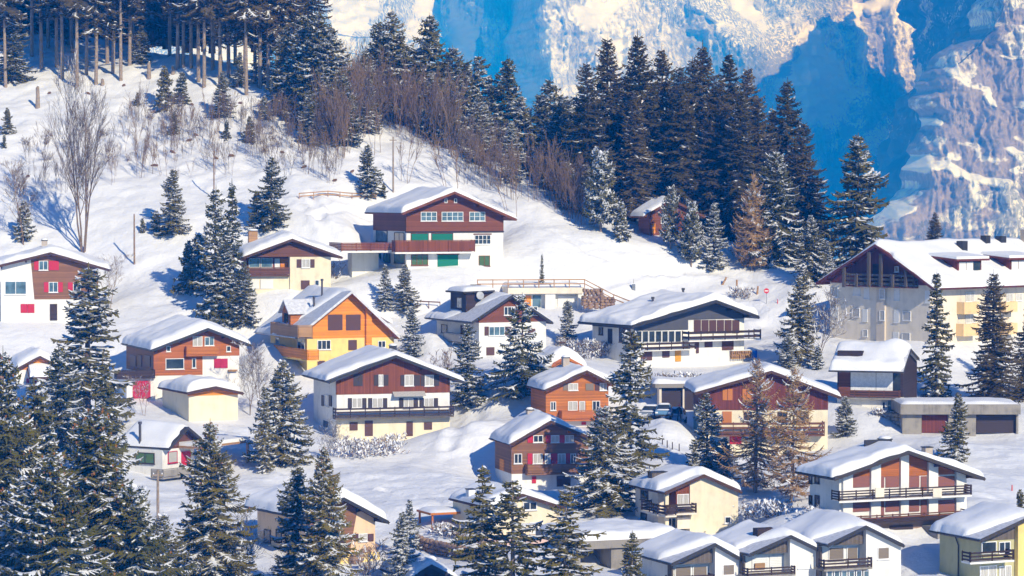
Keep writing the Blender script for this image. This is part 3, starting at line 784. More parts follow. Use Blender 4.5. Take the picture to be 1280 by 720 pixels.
# cream house with brown gable
h = start(HS['cream'], 'cream chalet with low brown gable and loggia, left of the big dark red chalet', None)
uL = h.uv(362.5, 360)[0]; vg = h.uv(365, 321)[1]
h.wall = block(h, 'wall', M['cream'], uL, h.W, 0, h.L, h.vdn)
vf = h.uv(330, 343)[1]
block(h, 'wall', M['cream'], 0, uL - .002, .25, h.L, h.vdn, vf - .02)
block(h, 'loggia_wall', M['wred'], 0, uL - .002, 1.6, h.L, vf - .018)
clad(h, 'wbrown', 365, 321, side=True)
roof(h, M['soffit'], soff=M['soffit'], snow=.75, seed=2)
H_ = h
for a, b in ((311, 325), (326, 340.6)): win(h, a, 322.5, b, 334.5, off=-1.53, gm='glassskytint', mull=0)
panel(h, 'door', 'frame', 343.4, 323, 349.6, 337, off=-1.53); panel(h, 'door', 'worange', 350.5, 323, 360.5, 338, off=-1.53)
balcony(h, 306.5, 334.5, 362.5, 343.7, .35, railm='wbrown', slabm='wbrown', style='solid', t_in=1.6, ends=False)
panel(h, 'garage_door', 'swhite', 312.5, 349, 323.7, 361, off=-.2); panel(h, 'garage_door', 'swhite', 325.7, 349, 341.5, 361, off=-.2)
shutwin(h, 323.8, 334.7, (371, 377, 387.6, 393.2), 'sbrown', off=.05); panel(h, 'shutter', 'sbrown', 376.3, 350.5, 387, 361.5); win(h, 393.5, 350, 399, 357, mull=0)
chimney(h, 311, 322, 289, 8.5, 'wpale', dep=1.0)
# big dark red chalet
h = start(HS['big'], 'large white and dark red chalet with green shutters, highest on the slope', M['white'])
clad(h, 'wredh', 568, 289); 
vtop = h.uv(568, 289)[1]
block(h, 'drip_board', M['wdark'], -.08, h.W + .08, -.12, .25, vtop - .18, vtop + .02)
roof(h, M['wredh'], soff=M['wredh'], snow=.62, seed=3)
for (a, b, n) in ((526, 546, 2), (552, 579, 3), (586.6, 606.4, 2)): win(h, a, 264.8, b, 276.3, mull=n, bars=1, off=.06, gm='glassskytint')
for a, b in ((555.7, 559.2), (567.6, 571.2)): win(h, a, 248.2, b, 253.8, mull=0, off=.06, fm='worange' if 0 else 'frame', sill=False)
for (a, b, c, d) in ((514.4, 292.3, 535, 304.4), (540, 292.3, 565.6, 304.6)):
    win(h, a - .8, b - 1, c + .8, d + .6, mull=0, fm='wredh'); panel(h, 'shutter', 'green', a, b, c, d, off=.09)
win(h, 593.2, 293.7, 613.4, 305.3, mull=3, bars=1, fm='frame'); panel(h, 'lintel', 'wredh', 592, 291.9, 614.5, 293.3)
win(h, 514, 318.2, 535, 331.6, mull=2, gm='glassgreen', fm='wredh'); win(h, 598.5, 319.5, 612.4, 332.6, mull=1, gm='glassgreen', fm='wredh')
panel(h, 'lintel', 'wredh', 546, 317.2, 574, 318.4); panel(h, 'garage_door', 'green', 547, 318.5, 572.6, 334.9)
balcony(h, 494, 300.5, 594, 315, 1.5, railm='wred', slabm='white', style='solid', yslab=317)
# the terrace and its white plinth on the left
tmp = h.tv(468, 318)[0]
v0, v1 = h.uv(470, 330, 0)[1], h.uv(470, 313.5, 0)[1]
MB().box(-8.6, -.02, .5, 7.0, v1 - .25, v1 - .02).build('terrace', M['white'], h.root); MB().box(-5.8, -2.2, 5.0, 7.0, h.vdn, v1 - .252).build('plinth', M['white'], h.root)
balcony(h, 470, 300.5, 508, 316, .05, side='L', railm='wredh', slabm='wredh', style='solid', ends=False) if 0 else None
rb = MB()
for a0, a1, b0, b1 in ((-8.6, -.6, .5, .56), (-8.6, -8.54, .56, 6.0)):
    for q_ in range(4): rb.box(a0, a1, b0, b1, v1 + .06 + q_ * .22, v1 + .26 + q_ * .22)
    rb.box(a0 - .03, a1 + .03, b0 - .03, b1 + .03, v1 + .95, v1 + 1.05)
for i in range(5): rb.box(-8.6 + i * 1.95, -8.48 + i * 1.95, .42, .5, v1 - .02, v1 + 1.05)
rb.build('terrace_railing', M['wred'], h.root)
for (a, b, c, d) in ((468.5, 316.5, 476, 328.5), (479.6, 316.5, 487.5, 328), (493, 317.3, 505.5, 329)): win(h, a, b, c, d, side='L', mull=1, gm='glassgreen', fm='wdark')
win(h, 470, 288, 484, 302, side='L', mull=0, gm='glassskytint', fm='wdark'); win(h, 493, 290.5, 505, 303.5, side='L', mull=1, fm='wdark')
# orange and yellow house
h = start(HS['orange'], 'bright orange boarded chalet with yellow ground floor and steep grey roof', M['yellow'])
clad(h, 'worange', 440, 422.3); 
us = h.uv(459, 400)[0]
block(h, 'corner_post', M['worange'], us - .3, us + .4, -.5, .02, h.vdn)
roof(h, M['roofgrey'], soff=M['soffito'], snow=.34, bare=(6.5, 2.6, 0, 0), mat=M['roofgrey'], seed=4, lumps=.2)
for a, b in ((410, 428), (432.5, 450.7)): panel(h, 'shutter', 'sbrown', a, 393.3, b, 412.8, off=.07)
win(h, 396.7, 425.2, 413.3, 437, mull=2, bars=0); panel(h, 'shutter', 'sbrown', 435.5, 425, 446, 437.5); win(h, 472.5, 426, 482, 434.5)
panel(h, 'shutter', 'sbrown', 397, 451, 406, 458)
flue(h, 392.5, 370.5, 394, 3.6); flue(h, 402.5, 348.5, 366, 5.2)
balcony(h, 340, 434.5, 383.6, 447, 1.5, side='L', railm='worange', slabm='yellow', style='solid')
win(h, 344.5, 421.5, 349, 433, side='L', mull=0); win(h, 372, 421, 381, 440, side='L', mull=1)
balcony(h, 338, 405, 372, 420, 1.9, side='L', railm='wpale', slabm='wgrey', style='solid')
# left dormer with a small gable facing left, right dormer with a snowy lid
def dormer(h, ua, ub, ta, tb, vt, m, rm, snow=.3, face='L'):
    vb = min(h.rv(ua), h.rv(ub)) - .2
    tm_ = (ta + tb) / 2
    d = MB()
    ridge = vt; eave = vt - (tb - ta) * .42
    n = len(d.v)
    pts = [(ua, ta, vb), (ub, ta, vb), (ub, tb, vb), (ua, tb, vb), (ua, ta, eave), (ub, ta, eave), (ub, tb, eave), (ua, tb, eave), (ua, tm_, ridge), (ub, tm_, ridge)]
    d.v += pts; d.f += [(0, 1, 5, 4), (2, 3, 7, 6), (3, 0, 4, 8, 7), (1, 2, 6, 9, 5), (4, 5, 9, 8), (7, 8, 9, 6), (0, 3, 2, 1)]
    o = d.build('dormer', M[m], h.root)
    r = MB(); e = .35; ua2 = ua - .4; ub2 = ub
    for (p, q) in (((ta - e, eave - e * .84), (tm_, ridge)), ((tm_, ridge), (tb + e, eave - e * .84))):
        r.hexa([(ua2, p[0], p[1] + .03), (ub2, p[0], p[1] + .03), (ub2, q[0], q[1] + .03), (ua2, q[0], q[1] + .03), (ua2, p[0], p[1] + .2), (ub2, p[0], p[1] + .2), (ub2, q[0], q[1] + .2), (ua2, q[0], q[1] + .2)])
    r.build('dormer_roof', M[rm], o)
    return o
uq = h.E0[0] + 1.3
d = dormer(h, uq, uq + 3.2, 4.2, 7.2, h.rv(uq) + 3.0, 'wrust', 'roofgrey')
MB().box(uq - .05, uq + .01, 5.0, 6.4, h.rv(uq) + .1, h.rv(uq) + 1.5).build('window', M['glass'], d)
du = h.E1[0]
o_ = MB().prism([(h.A[0] + 1.2, h.rv(du) - .2), (du - .2, h.rv(du) - .2), (du - .2, h.rv(du) + 1.55), (h.A[0] + 1.2, h.A[1] - .85)], 3.5, 7.5).build('dormer', M['worange'], h.root)
MB().hexa([(h.A[0] + .9, 3.0, h.A[1] - .75), (du + .5, 3.0, h.rv(du) + 1.5), (du + .5, 8.0, h.rv(du) + 1.5), (h.A[0] + .9, 8.0, h.A[1] - .75),
           (h.A[0] + .9, 3.0, h.A[1] - .3), (du + .5, 3.0, h.rv(du) + 2.0), (du + .5, 8.0, h.rv(du) + 2.0), (h.A[0] + .9, 8.0, h.A[1] - .3)]).build('dormer_snow', M['roofsnow'], o_)
# white house with dark dormer
h = start(HS['dormer'], 'white house with red-brown gable and flat dark dormer, right of the orange chalet', M['white'])
clad(h, 'wredh', 640, 402.6)
roof(h, M['dark'], soff=M['wdark'], snow=.3, bare=(7.5, 2.2, .2, .2), mat=M['roofgrey'], seed=5, lumps=.2, purl=False)
win(h, 630, 383.2, 643.8, 394, mull=2, off=.07); win(h, 661.5, 383.2, 672, 394, mull=1, off=.07)
shutwin(h, 408, 419.6, (605.8, 611, 631, 638.6), 'sbrown', 'glassskytint', mull=2); panel(h, 'shutter', 'sbrown', 660, 411, 669, 420.5); panel(h, 'shutter', 'sbrown', 608, 434, 618, 444)
win(h, 551.8, 405.5, 558.8, 416, side='L', mull=0, fm='framedark'); panel(h, 'door', 'wbrown', 576, 407, 584, 424, side='L')
balcony(h, 554, 417.5, 578, 427, 1.3, side='L', railm='metal', slabm='concrete', style='solid')
ud = h.E0[0] + 1.5; vd = h.rv(ud)
o_ = MB().prism([(ud, vd - .2), (h.A[0] - .3, h.A[1] - 1.2), (h.A[0] - .3, h.A[1] + .2), (ud, vd + 2.3)], 4.2, 8.8).build('dormer', M['wdark'], h.root)
MB().prism([(ud - .5, vd + 2.3), (h.A[0] - .2, h.A[1] + .21), (h.A[0] - .2, h.A[1] + .42), (ud - .5, vd + 2.5)], 3.8, 9.2).build('dormer_roof', M['roofdark'], o_)
sm = MB(); 
X, Y = np.meshgrid(np.linspace(0, 1, 16), np.linspace(0, 1, 16), indexing='ij'); ed = np.sqrt(np.clip(1 - (2 * X - 1) ** 6, 0, 1)) * np.sqrt(np.clip(1 - (2 * Y - 1) ** 6, 0, 1))
link('dormer_snow', np_mesh('dormer_snow', np.stack([ud - .45 + X * (h.A[0] - ud + .4), 3.85 + Y * 5.3, vd + 2.51 + X * (h.A[1] + .42 - vd - 2.5) + .55 * ed], -1).reshape(-1, 3), grid_faces(16, 16), [M['roofsnow']], smooth=True), o_)
MB().box(ud - .06, ud + .02, 5.4, 6.7, vd + .5, vd + 1.7).build('window', M['curtain'], o_)
MB().box(h.A[0] - 1.7, h.A[0] - .7, 6.8, 7.7, h.A[1] - .8, h.A[1] + 1.0).build('chimney', M['dark'], h.roof)
dish = MB().lathe([(.5, 0), (.5, .06), (.02, .07)], (0, 0, 0), 14).build('satellite_dish', M['metal'], h.root); dish.location = (h.A[0] - 2.2, 3.7, h.A[1] - .2); dish.rotation_euler = (R(80), 0, 0)
# slate grey house with wide balconies
h = start(HS['modern'], 'wide slate grey gabled house with white walls, two long balconies and brown blinds', M['white'])
um = h.uv(860, 410)[0]
v1 = h.uv(830, 413)[1]; v2 = h.uv(895, 399)[1]
block(h, 'cladding', M['grey'], -.02, um, -.05, .3, v1); block(h, 'cladding', M['grey'], um + .002, h.W + .02, -.05, .3, v2)
block(h, 'drip_board', M['grey'], -.015, .25, .31, h.L, h.rv(0) - .9, h.rv(0) - .25)
roof(h, M['dark'], soff=M['dark'], snow=.8, seed=6, lumps=.16, thick=.3)
for i in range(7):
    a = 794.6 + i * 8.2; win(h, a, 413.6, a + 7.4, 427.8, mull=0, gm='glass', fm='frame', sill=False, fw=.045)
for i in range(6): panel(h, 'shutter', 'sbrown', 867.4 + i * 9.6, 400, 867.4 + i * 9.6 + 8.6, 416.5)
balcony(h, 794, 427.5, 870, 437.5, 1.4, railm='wdark', slabm='white', n=2, yslab=438.5); balcony(h, 861, 412.8, 951.5, 424.5, 1.5, railm='wdark', slabm='white', n=2)
for r_ in ((801, 438.8, 815, 450.5), (828, 438.3, 836.8, 446.8), (881, 425.5, 890.5, 434), (902.5, 425.5, 916.8, 437.5)): panel(h, 'shutter', 'sbrown', *r_)
panel(h, 'door', 'ydoor', 844, 438, 851, 451.8); panel(h, 'door', 'sbrown', 870, 426, 873.5, 441.5)
win(h, 748.5, 409, 753.5, 418.5, side='L', mull=0, fm='framedark'); panel(h, 'door', 'wdark', 760, 411, 765, 429.5, side='L'); win(h, 774, 410, 788, 428, side='L', mull=1, fm='wbrown')
flue(h, 816, 371, 375, 5.5, .14); flue(h, 854, 360, 364, 6.5, .14)
# woodpile and its neighbours come later
# beige apartment block
h = start(HS['apart'], 'long beige apartment block with deep brown gable balcony and orange balconies, right edge', M['greige'], vdn=-4, cat='apartment block', name='apartment_block')
roof(h, M['wmaroon'], soff=M['wmaroon'], snow=.5, seed=7, lumps=.06, purl=True)
vb = h.uv(1100, 355)[1]
block(h, 'gable_boarding', M['wmaroon'], .2, h.W - .2, -.06, .3, vb, drop=.3)
balcony(h, 1056, 342, 1142, 357.5, .9, railm='wgrey', slabm='wmaroon', n=3)
for a, b, yt in ((1053.5, 1056.8, 334), (1069, 1072, 343), (1084.5, 1088, 315), (1099.5, 1103, 317), (1114.5, 1117.5, 343), (1131, 1134, 338)):
    u0, u1, q0, q1 = rect(h, 'F', a, yt, b, 359, .98); MB().box(u0, u1, -1.12, -.93, q0, q1).build('post', M['wgrey'], h.root)
win(h, 1118.5, 333, 1123.5, 340, off=.1, mull=0); panel(h, 'door', 'wdark', 1091, 330, 1100, 352, off=.08)
for x0, x1, y0, y1, sm_ in ((1039.8, 1047, 358.5, 371, 0), (1067, 1074.8, 359.5, 368.5, 1), (1080.7, 1086, 359, 373, 1), (1118.4, 1124, 361, 375, 1), (1157, 1162, 364, 378, 1),
                            (1039.5, 1047.5, 384, 396, 1), (1065.5, 1074, 385.5, 395.5, 0), (1079, 1084, 387, 401, 1), (1118, 1123.5, 387.5, 402.5, 1), (1129, 1138, 389.5, 400, 0),
                            (1079, 1084, 412.5, 420, 0), (1117, 1123, 415.5, 425, 1), (1128, 1137, 416.5, 425, 0)):
    if sm_: panel(h, 'blind', 'swhite', x0, y0, x1, y1, off=.0, d=.04)
    win(h, x0 - .6, y0 - .6, x1 + .6, y1 + .6, mull=0, gm='curtain', off=.03 if not sm_ else -.005, fm='frame')
u0, u1, q0, q1 = rect(h, 'F', 1097, 360, 1107.5, 420, 0)
MB().box(u0, u1, -.25, .02, h.vdn, h.uv(1100, 358)[1]).build('stair_bay', M['beige'], h.root)
for y in (361, 388): win(h, 1099.5, y, 1106, y + 12.5, off=.28, mull=0, fm='frame', gm='curtain')
# long sunny side: balconies, windows
for x0, x1, y0, y1 in ((1205.5, 1224.5, 377.5, 392.5), (1204.5, 1224, 404.5, 420), (1257.5, 1272, 377, 390), (1257.5, 1272, 404, 418)):
    t0, t1, q0, q1 = rect(h, 'R', x0, y0, x1, y1, 1.2)
    o_ = MB().box(h.W + .01, h.W + 1.2, t0, t1, q0, q0 + .15).build('balcony', M['orangebal'], h.root)
    MB().box(h.W + 1.1, h.W + 1.2, t0, t1, q0 + .151, q1).box(h.W + .01, h.W + 1.099, t0, t0 + .08, q0 + .151, q1).box(h.W + .01, h.W + 1.099, t1 - .08, t1, q0 + .151, q1).build('parapet', M['orangebal'], o_)
for x0, x1, y0, y1 in ((1207, 1218, 365, 377), (1207, 1218, 393, 404), (1236, 1247, 366, 380), (1258, 1266, 367, 377), (1269.5, 1277.5, 367, 376), (1236, 1247, 396, 410), (1172, 1178, 366, 378), (1172, 1178, 394, 406), (1286, 1296, 366, 378)):
    win(h, x0, y0, x1, y1, side='R', mull=1, gm='curtain')
def shed_dormer(h, t0, t1, uo, hv, side=1):
    ui = uo - 3.6
    v_o = h.rv(uo); 
    o_ = MB().prism([(ui, h.rv(ui) - .4), (uo, v_o - .3), (uo, v_o + hv), (ui, h.rv(ui) + .15)], t0, t1).build('dormer', M['wmaroon'], h.root)
    MB().prism([(ui - .2, h.rv(ui) + .16), (uo + .6, v_o + hv - .15), (uo + .6, v_o + hv + .08), (ui - .2, h.rv(ui) + .42)], t0 - .9, t1 + .9).build('dormer_roof', M['wmaroon'], o_)
    MB().prism([(ui - .2, h.rv(ui) + .43), (uo + .55, v_o + hv + .09), (uo + .55, v_o + hv + .4), (ui - .2, h.rv(ui) + .8)], t0 - .85, t1 + .85).build('dormer_snow', M['roofsnow'], o_)
    n = 3
    for i in range(n):
        a = t0 + .2 + (t1 - t0 - .4) * i / n
        MB().box(uo + .005, uo + .06, a + .06, a + (t1 - t0 - .4) / n - .06, v_o + .25, v_o + hv - .3).build('window', M['swhite' if i < 2 else 'glass'], o_)
for t0 in (6.2, 16.5, 26): shed_dormer(h, t0, t0 + 4.6, h.W - .9, 1.95)
for t_, u_, w_, z_ in ((12.5, h.A[0] + 1.6, 1.0, 1.2), (19, h.A[0] + .2, .9, .9), (22, h.A[0] + .2, 1.0, .8), (27, h.A[0] + .3, .9, 1.6)):
    c_ = MB().box(u_, u_ + w_, t_, t_ + w_, h.A[1] - 1.5, h.A[1] + z_ - (.9 if u_ > h.A[0] + 1 else 0)).build('chimney', M['dark' if z_ < 1.5 else 'brick'], h.roof)
# small dark house with white front, right
h = start(HS['darkbox'], 'small dark boarded house with white loggia front below the beige apartment block', M['wdark'])
roof(h, M['roofdark'], snow=.9, seed=8, lumps=.05, purl=False, mat=M['roofgrey'])
vq = h.tv(1090, 494)[1]
MB().box(-.06, .2, -.1, h.L, h.vdn, vq - .15).build('base_wall', M['white'], h.root)
panel(h, 'door', 'wredh', 1048.5, 465, 1062.5, 494, side='L'); panel(h, 'panel', 'frame', 1063.3, 465, 1094.8, 489, side='L'); panel(h, 'panel', 'frame', 1095.3, 465, 1116, 489, side='L')
panel(h, 'window', 'glass', 1116.5, 467, 1125.5, 488, side='L')
balcony(h, 1049, 487.5, 1124, 497.5, 1.0, side='L', railm='wbrown', slabm='concrete', n=3)
panel(h, 'panel', 'white', 1077, 499, 1102, 514, side='L', off=.12); panel(h, 'door', 'glassskytint', 1110, 501, 1123, 521, side='L', off=.12); win(h, 1102.5, 502, 1107, 511, side='L', off=.12, mull=0)
u0 = h.E0[0] + 1.0
MB().box(u0 + .6, u0 + 1.6, h.L - 2.9, h.L - .1, h.rv(u0) - .1, h.rv(u0 + 1.6) + 1.0).build('chimney', M['wdark'], h.roof)
# white house with tall piers
h = start(HS['piers'], 'white chalet with tall white piers, taupe blinds and brown balcony, lower right', M['white'])
vt2 = h.uv(1130, 595.5)[1]
bays = ((1064.5, 1086.8), (1099.3, 1123.8), (1134.2, 1158.8), (1171, 1193))
for a, b in bays:
    u0 = h.uv(a, 600)[0]; u1 = h.uv(b, 600)[0]
    block(h, 'cladding', M['wchalet'], u0, u1, -.04, .2, vt2, drop=.24)
for a, b in ((1052, 1064), (1087, 1099), (1124, 1134), (1159, 1170.5), (1193.5, 1206)):
    u0 = h.uv(a, 600)[0]; u1 = h.uv(b, 600)[0]
    block(h, 'pier', M['white'], u0, u1, -.3, .02, h.vdn, drop=.26)
for a, b in ((1064.7, 1086.6), (1107, 1123.6), (1135, 1149), (1171.2, 1192.8)):
    panel(h, 'blind', 'srust', a, 595.3, b, 609); panel(h, 'blind', 'srust', a, 624.8, b, 639.3)
for a, b in ((1099.5, 1105), (1151, 1158.3)):
    panel(h, 'door', 'srust', a, 595.3, b, 612); panel(h, 'door', 'srust', a, 624.8, b, 645)
roof(h, M['roofdark'], soff=M['soffit'], snow=.62, seed=9, lumps=.05)
balcony(h, 1049, 609.8, 1215, 622.5, 1.4, railm='wdark', slabm='white', n=4, yslab=623)
for a, b in ((1094, 1105), (1166, 1177)):
    u0, u1, q0, q1 = rect(h, 'F', a, 610, b, 621.5, 1.45); MB().box(u0, u1, -1.5, -1.42, q0, q1).build('balcony_panel', M['greige'], h.root)
balcony(h, 1036, 642, 1214, 648, 1.9, railm='wbrown', slabm='wdark', n=2, yslab=652)
u0, u1, q0, q1 = rect(h, 'F', 1049, 651, 1205, 660, .6); MB().box(u0, u1, -.6, .1, h.vdn - 3, q1 - .05).build('plinth', M['stone'], h.root)
panel(h, 'garage_door', 'gdoor', 1112, 657, 1141, 682, off=.66)
MB().box(h.W * .62, h.W * .95, -3.2, -.602, h.vdn - 3, -.9).build('retaining_wall', M['concrete'], h.root)
for a, b in ((1011, 1015), (1018.5, 1024)):
    win(h, a, 592, b, 604, side='L', mull=0, fm='wdark', gm='glass'); win(h, a, 619, b, 634, side='L', mull=0, fm='wdark', gm='glass')
chimney(h, 1104, 1115, 549.5, 4.5, 'frame', dep=.9); chimney(h, 1157, 1166, 559.5, 3.5, 'brick', None, .7)
MB().box(h.A[0] - 1.6, h.A[0] + 1.2, 3.4, 3.6, h.A[1] - .2, h.A[1] + .62).build('ridge_vent', M['dark'], h.roof)
# the stepped row at the bottom
row = dict(
 rowa=('white row house with taupe blinds and small flat roof chimney, leftmost of the stepped row', 893.8, 891.5, (903.8, 706, 917.5, 718.5), 'staupe'),
 rowb=('white row house with pale open blinds and dark rails, middle of the stepped row', 986.5, 985, (998, 695, 1013, 709.5), 'swhite'),
 rowc=('white row house with glazed porch under dark balcony, rightmost of the stepped row', 1081, 1080, (1097.5, 684.5, 1111, 698.5), 'staupe'))
for k, (lab, xs_, xm, wr, bm) in row.items():
    h = start(HS[k], lab, None, cat='row house', group='stepped row houses')
    us = h.uv(xm, 720)[0]
    h.wall = block(h, 'wall', M['white'], us, h.W, -.35, h.L, h.vdn)
    block(h, 'recessed_wall', M['white'], 0, us - .002, .9, h.L, h.vdn)
    vg = h.rv(0) - .3
    if k == 'rowa': vq = h.uv(868, 704.5, -.2)[1]
    elif k == 'rowb': vq = h.uv(960, 692, -.2)[1]
    else: vq = h.uv(1055, 681, -.2)[1]
    block(h, 'cladding', M['wgrey'], .0, us - .004, .12, 1.0, vq, drop=.24)
    MB().box(-.02, .12, .15, 1.0, h.vdn, h.rv(0) - .3).build('side_wall', M['wgrey'], h.root)
    roof(h, M['dark'], soff=M['wdark'], snow=.6, seed=10 + len(k) + ord(k[-1]), lumps=.05, purl=False, mat=M['roofgrey'], bare=(2.6, .6, 0, 0))
    panel(h, 'blind', bm, wr[0], wr[1], wr[2], wr[3], off=.36, d=.03); win(h, wr[0] - .7, wr[1] - .7, wr[2] + .7, wr[3] + .7, off=.36, mull=0, gm='curtain')
h = HS['rowa']
win(h, 843.5, 707, 864, 726, off=-.85, gm='staupe', mull=0); win(h, 866, 707, 884, 726, off=-.85, gm='staupe', mull=0)
balcony(h, 838, 719, 893, 730, 1.0, railm='wdark', slabm='concrete', n=3, t_in=.8)
h = HS['rowb']
win(h, 940, 694, 959.5, 712, off=-.85, gm='swhite', mull=0); win(h, 962.3, 694, 979.5, 712, off=-.85, gm='swhite', mull=0)
balcony(h, 934.5, 708.8, 994.5, 719, 1.0, railm='wdark', slabm='concrete', n=3, t_in=.8)
panel(h, 'blind', 'wpale', 943.5, 704, 956, 712, off=-.7)
MB().box(h.A[0] - 1.9, h.A[0] - .2, 1.6, 2.5, h.A[1] - 1, h.A[1] + .35).build('chimney', M['wdark'], h.roof)
h = HS['rowc']
win(h, 1035.5, 683.5, 1055, 700, off=-.85, gm='staupe', mull=0); win(h, 1058.3, 683.5, 1072.5, 700, off=-.85, gm='staupe', mull=0)
balcony(h, 1030, 698, 1090.5, 710.5, 1.0, railm='wdark', slabm='concrete', n=3, t_in=.8)
for i in range(6): win(h, 1033 + i * 9.2, 713, 1040.5 + i * 9.2, 735, off=.6, gm='glassskytint', mull=0, sill=False)
# olive house in the corner
h = start(HS['olive'], 'olive green house with grey gable and dark balcony rails, bottom right corner', M['olive'])
us = h.uv(1268, 720)[0]
block(h, 'side_wall', M['yellow'], us, h.W, -.5, .0 - .002, h.vdn)
clad(h, 'wgrey', 1250, 675, side=False, drop=.24, x1=1268)
roof(h, M['roofdark'], soff=M['wdark'], snow=.55, seed=20, lumps=.05, purl=False, mat=M['roofgrey'], bare=(2.0, .6, 0, 0))
win(h, 1226.8, 677, 1245.5, 691, off=.07, mull=0); win(h, 1248.5, 677, 1263, 692, off=.07, mull=1)
balcony(h, 1213, 688.5, 1268, 701.5, 1.3, railm='wdark', slabm='white', n=3)
win(h, 1225, 707, 1246, 725, mull=1, gm='curtain'); win(h, 1249, 707, 1264, 725, mull=1, gm='curtain')
MB().tube([(-.1, 3.2, h.vdn), (-.1, 3.2, 3.4), (-.1, 3.8, h.rv(0) - .3)], [.06] * 3, 6).build('downpipe', M['dark'], h.root)
# cream house with corner balcony above the row
h = start(HS['creamr'], 'cream house with blank sunny gable and dark wrap-around corner balcony', None)
us = h.uv(861.8, 640)[0]
h.wall = block(h, 'wall', M['cream'], us, h.W, -.1, h.L, h.vdn)
block(h, 'side_wall', M['greige'], 0, us - .002, 1.7, h.L, h.vdn)
vq = h.uv(853, 617, 0)[1]
block(h, 'cladding', M['wred'], h.uv(845, 610)[0], us - .003, .0, 1.69, h.uv(853, 633)[1], drop=.24)
block(h, 'pillar', M['cream'], .0, .35, .05, .4, h.vdn, drop=.24)
roof(h, M['soffit'], soff=M['soffit'], snow=.55, seed=21, lumps=.08, purl=False, mat=M['roofgrey'], bare=(1.8, .3, 0, 0))
win(h, 846.3, 617.5, 861, 632, off=.02, mull=1, gm='curtain'); win(h, 834, 617, 845.5, 636, off=-1.6, mull=1)
balcony(h, 801, 628.5, 832, 641, 1.1, side='L', railm='wdark', slabm='greige', n=3); balcony(h, 822, 630, 871, 642, 1.1, railm='wdark', slabm='greige', n=3, t_in=1.6)
panel(h, 'blind', 'greige', 846.5, 647, 862, 661, off=.05); win(h, 834, 647, 845, 662, off=-1.6)
win(h, 905.8, 645.7, 913.5, 654, off=.13, mull=0)
win(h, 801, 612.5, 810, 625, side='L', mull=0, fm='framedark'); win(h, 801, 641, 808, 656, side='L', mull=0, fm='framedark')
chimney(h, 815, 834, 590.5, 3.4, 'wgrey', None, 1.0)
# lower cream house behind the thin spruces, with its garage plinth
h = start(HS['lowc'], 'pale cream house with brown verge behind three thin spruces, bottom centre', M['cream'])
roof(h, M['soffit'], soff=M['soffit'], snow=.6, seed=22, lumps=.1, purl=False)
win(h, 653.8, 627, 671, 637.5, mull=1); panel(h, 'blind', 'swhite', 662.5, 653, 678, 666, off=.04, d=.04); win(h, 662, 652.5, 678.5, 666.5, mull=0, off=.02)
u0, u1, q0, q1 = rect(h, 'F', 604, 673, 748, 700, 1.5)
MB().box(u0, u1, -1.5, 1.0, h.vdn - 1.5, q1).build('garage_plinth', M['pink'], h.root)
for a, b in ((612, 640), (724, 742)): panel(h, 'garage_door', 'gdoor', a, 687, b, 706, off=1.51)
panel(h, 'garage_door', 'wrust', 608, 684, 621, 698, off=1.53)
chimney(h, 586, 594, 612, 4.5, 'frame', None)
# dark brown chalet with red shutters
h = start(HS['chal'], 'dark brown timber chalet with bright red shutters on white base, centre below', M['white'])
clad(h, 'wtaupe', 690, 591)
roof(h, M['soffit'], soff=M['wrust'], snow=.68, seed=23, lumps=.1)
for x0, x1 in ((666.5, 678.8), (688.5, 699), (706, 717.2)): win(h, x0, 544, x1, 553, off=.07, gm='curtain' if x0 > 680 else 'glass')
shutters(h, 544, 553.4, 'red', (659.5, 666.2), (682.5, 688.2), (699.4, 705.7), off=.07)
for x0, x1 in ((642.5, 652.5), (666, 678), (681, 688), (697, 707), (713, 720)): win(h, x0, 567, x1, 579.5, off=.07, gm='curtain' if 660 < x0 < 700 else 'glass')
shutters(h, 566.8, 580, 'red', (659.5, 665.5), (689, 696.5), (707.5, 712.5), off=.07)
balcony(h, 659, 580.5, 724, 591.5, 1.0, railm='wtaupe', slabm='wtaupe', style='solid')
panel(h, 'shutter', 'red', 665, 595.5, 670, 604); panel(h, 'garage_door', 'sbrown', 696, 595, 713, 608)
panel(h, 'door', 'worange', 625, 574, 630, 588, side='L', off=.06); chimney(h, 659.5, 667, 513, 4.2, 'brick', dep=.8)
# rust orange chalet
h = start(HS['rust'], 'rust orange timber chalet with pale curtains and wooden balcony, centre', M['white'])
clad(h, 'wrust', 720, 524.5)
roof(h, M['soffit'], soff=M['wrust'], snow=.62, seed=24, lumps=.1)
win(h, 710.3, 479, 722.5, 488, off=.07, gm='curtain'); panel(h, 'shutter', 'staupe', 704, 479, 709.8, 488, off=.07); panel(h, 'shutter', 'staupe', 732, 479.3, 742, 488, off=.07); panel(h, 'shutter', 'sbrown', 743.8, 479.5, 749, 488, off=.07); win(h, 749.5, 478.6, 758.5, 488, off=.07, gm='curtain')
win(h, 688, 502, 695, 513, off=.07); win(h, 710, 501.5, 722, 513.3, off=.07, gm='curtain'); win(h, 724, 501.5, 731.3, 514.5, off=.07, gm='curtain', mull=0); panel(h, 'door', 'worange', 732.5, 501.5, 739.5, 515, off=.07); win(h, 740.3, 501, 750, 513, off=.07)
balcony(h, 702, 513.5, 752, 524.5, 1.1, railm='wchalet', slabm='wchalet', style='solid')
chimney(h, 704, 712, 447.5, 4.4, 'brick', dep=.7); panel(h, 'shutter', 'red', 727, 527.5, 732.5, 531)
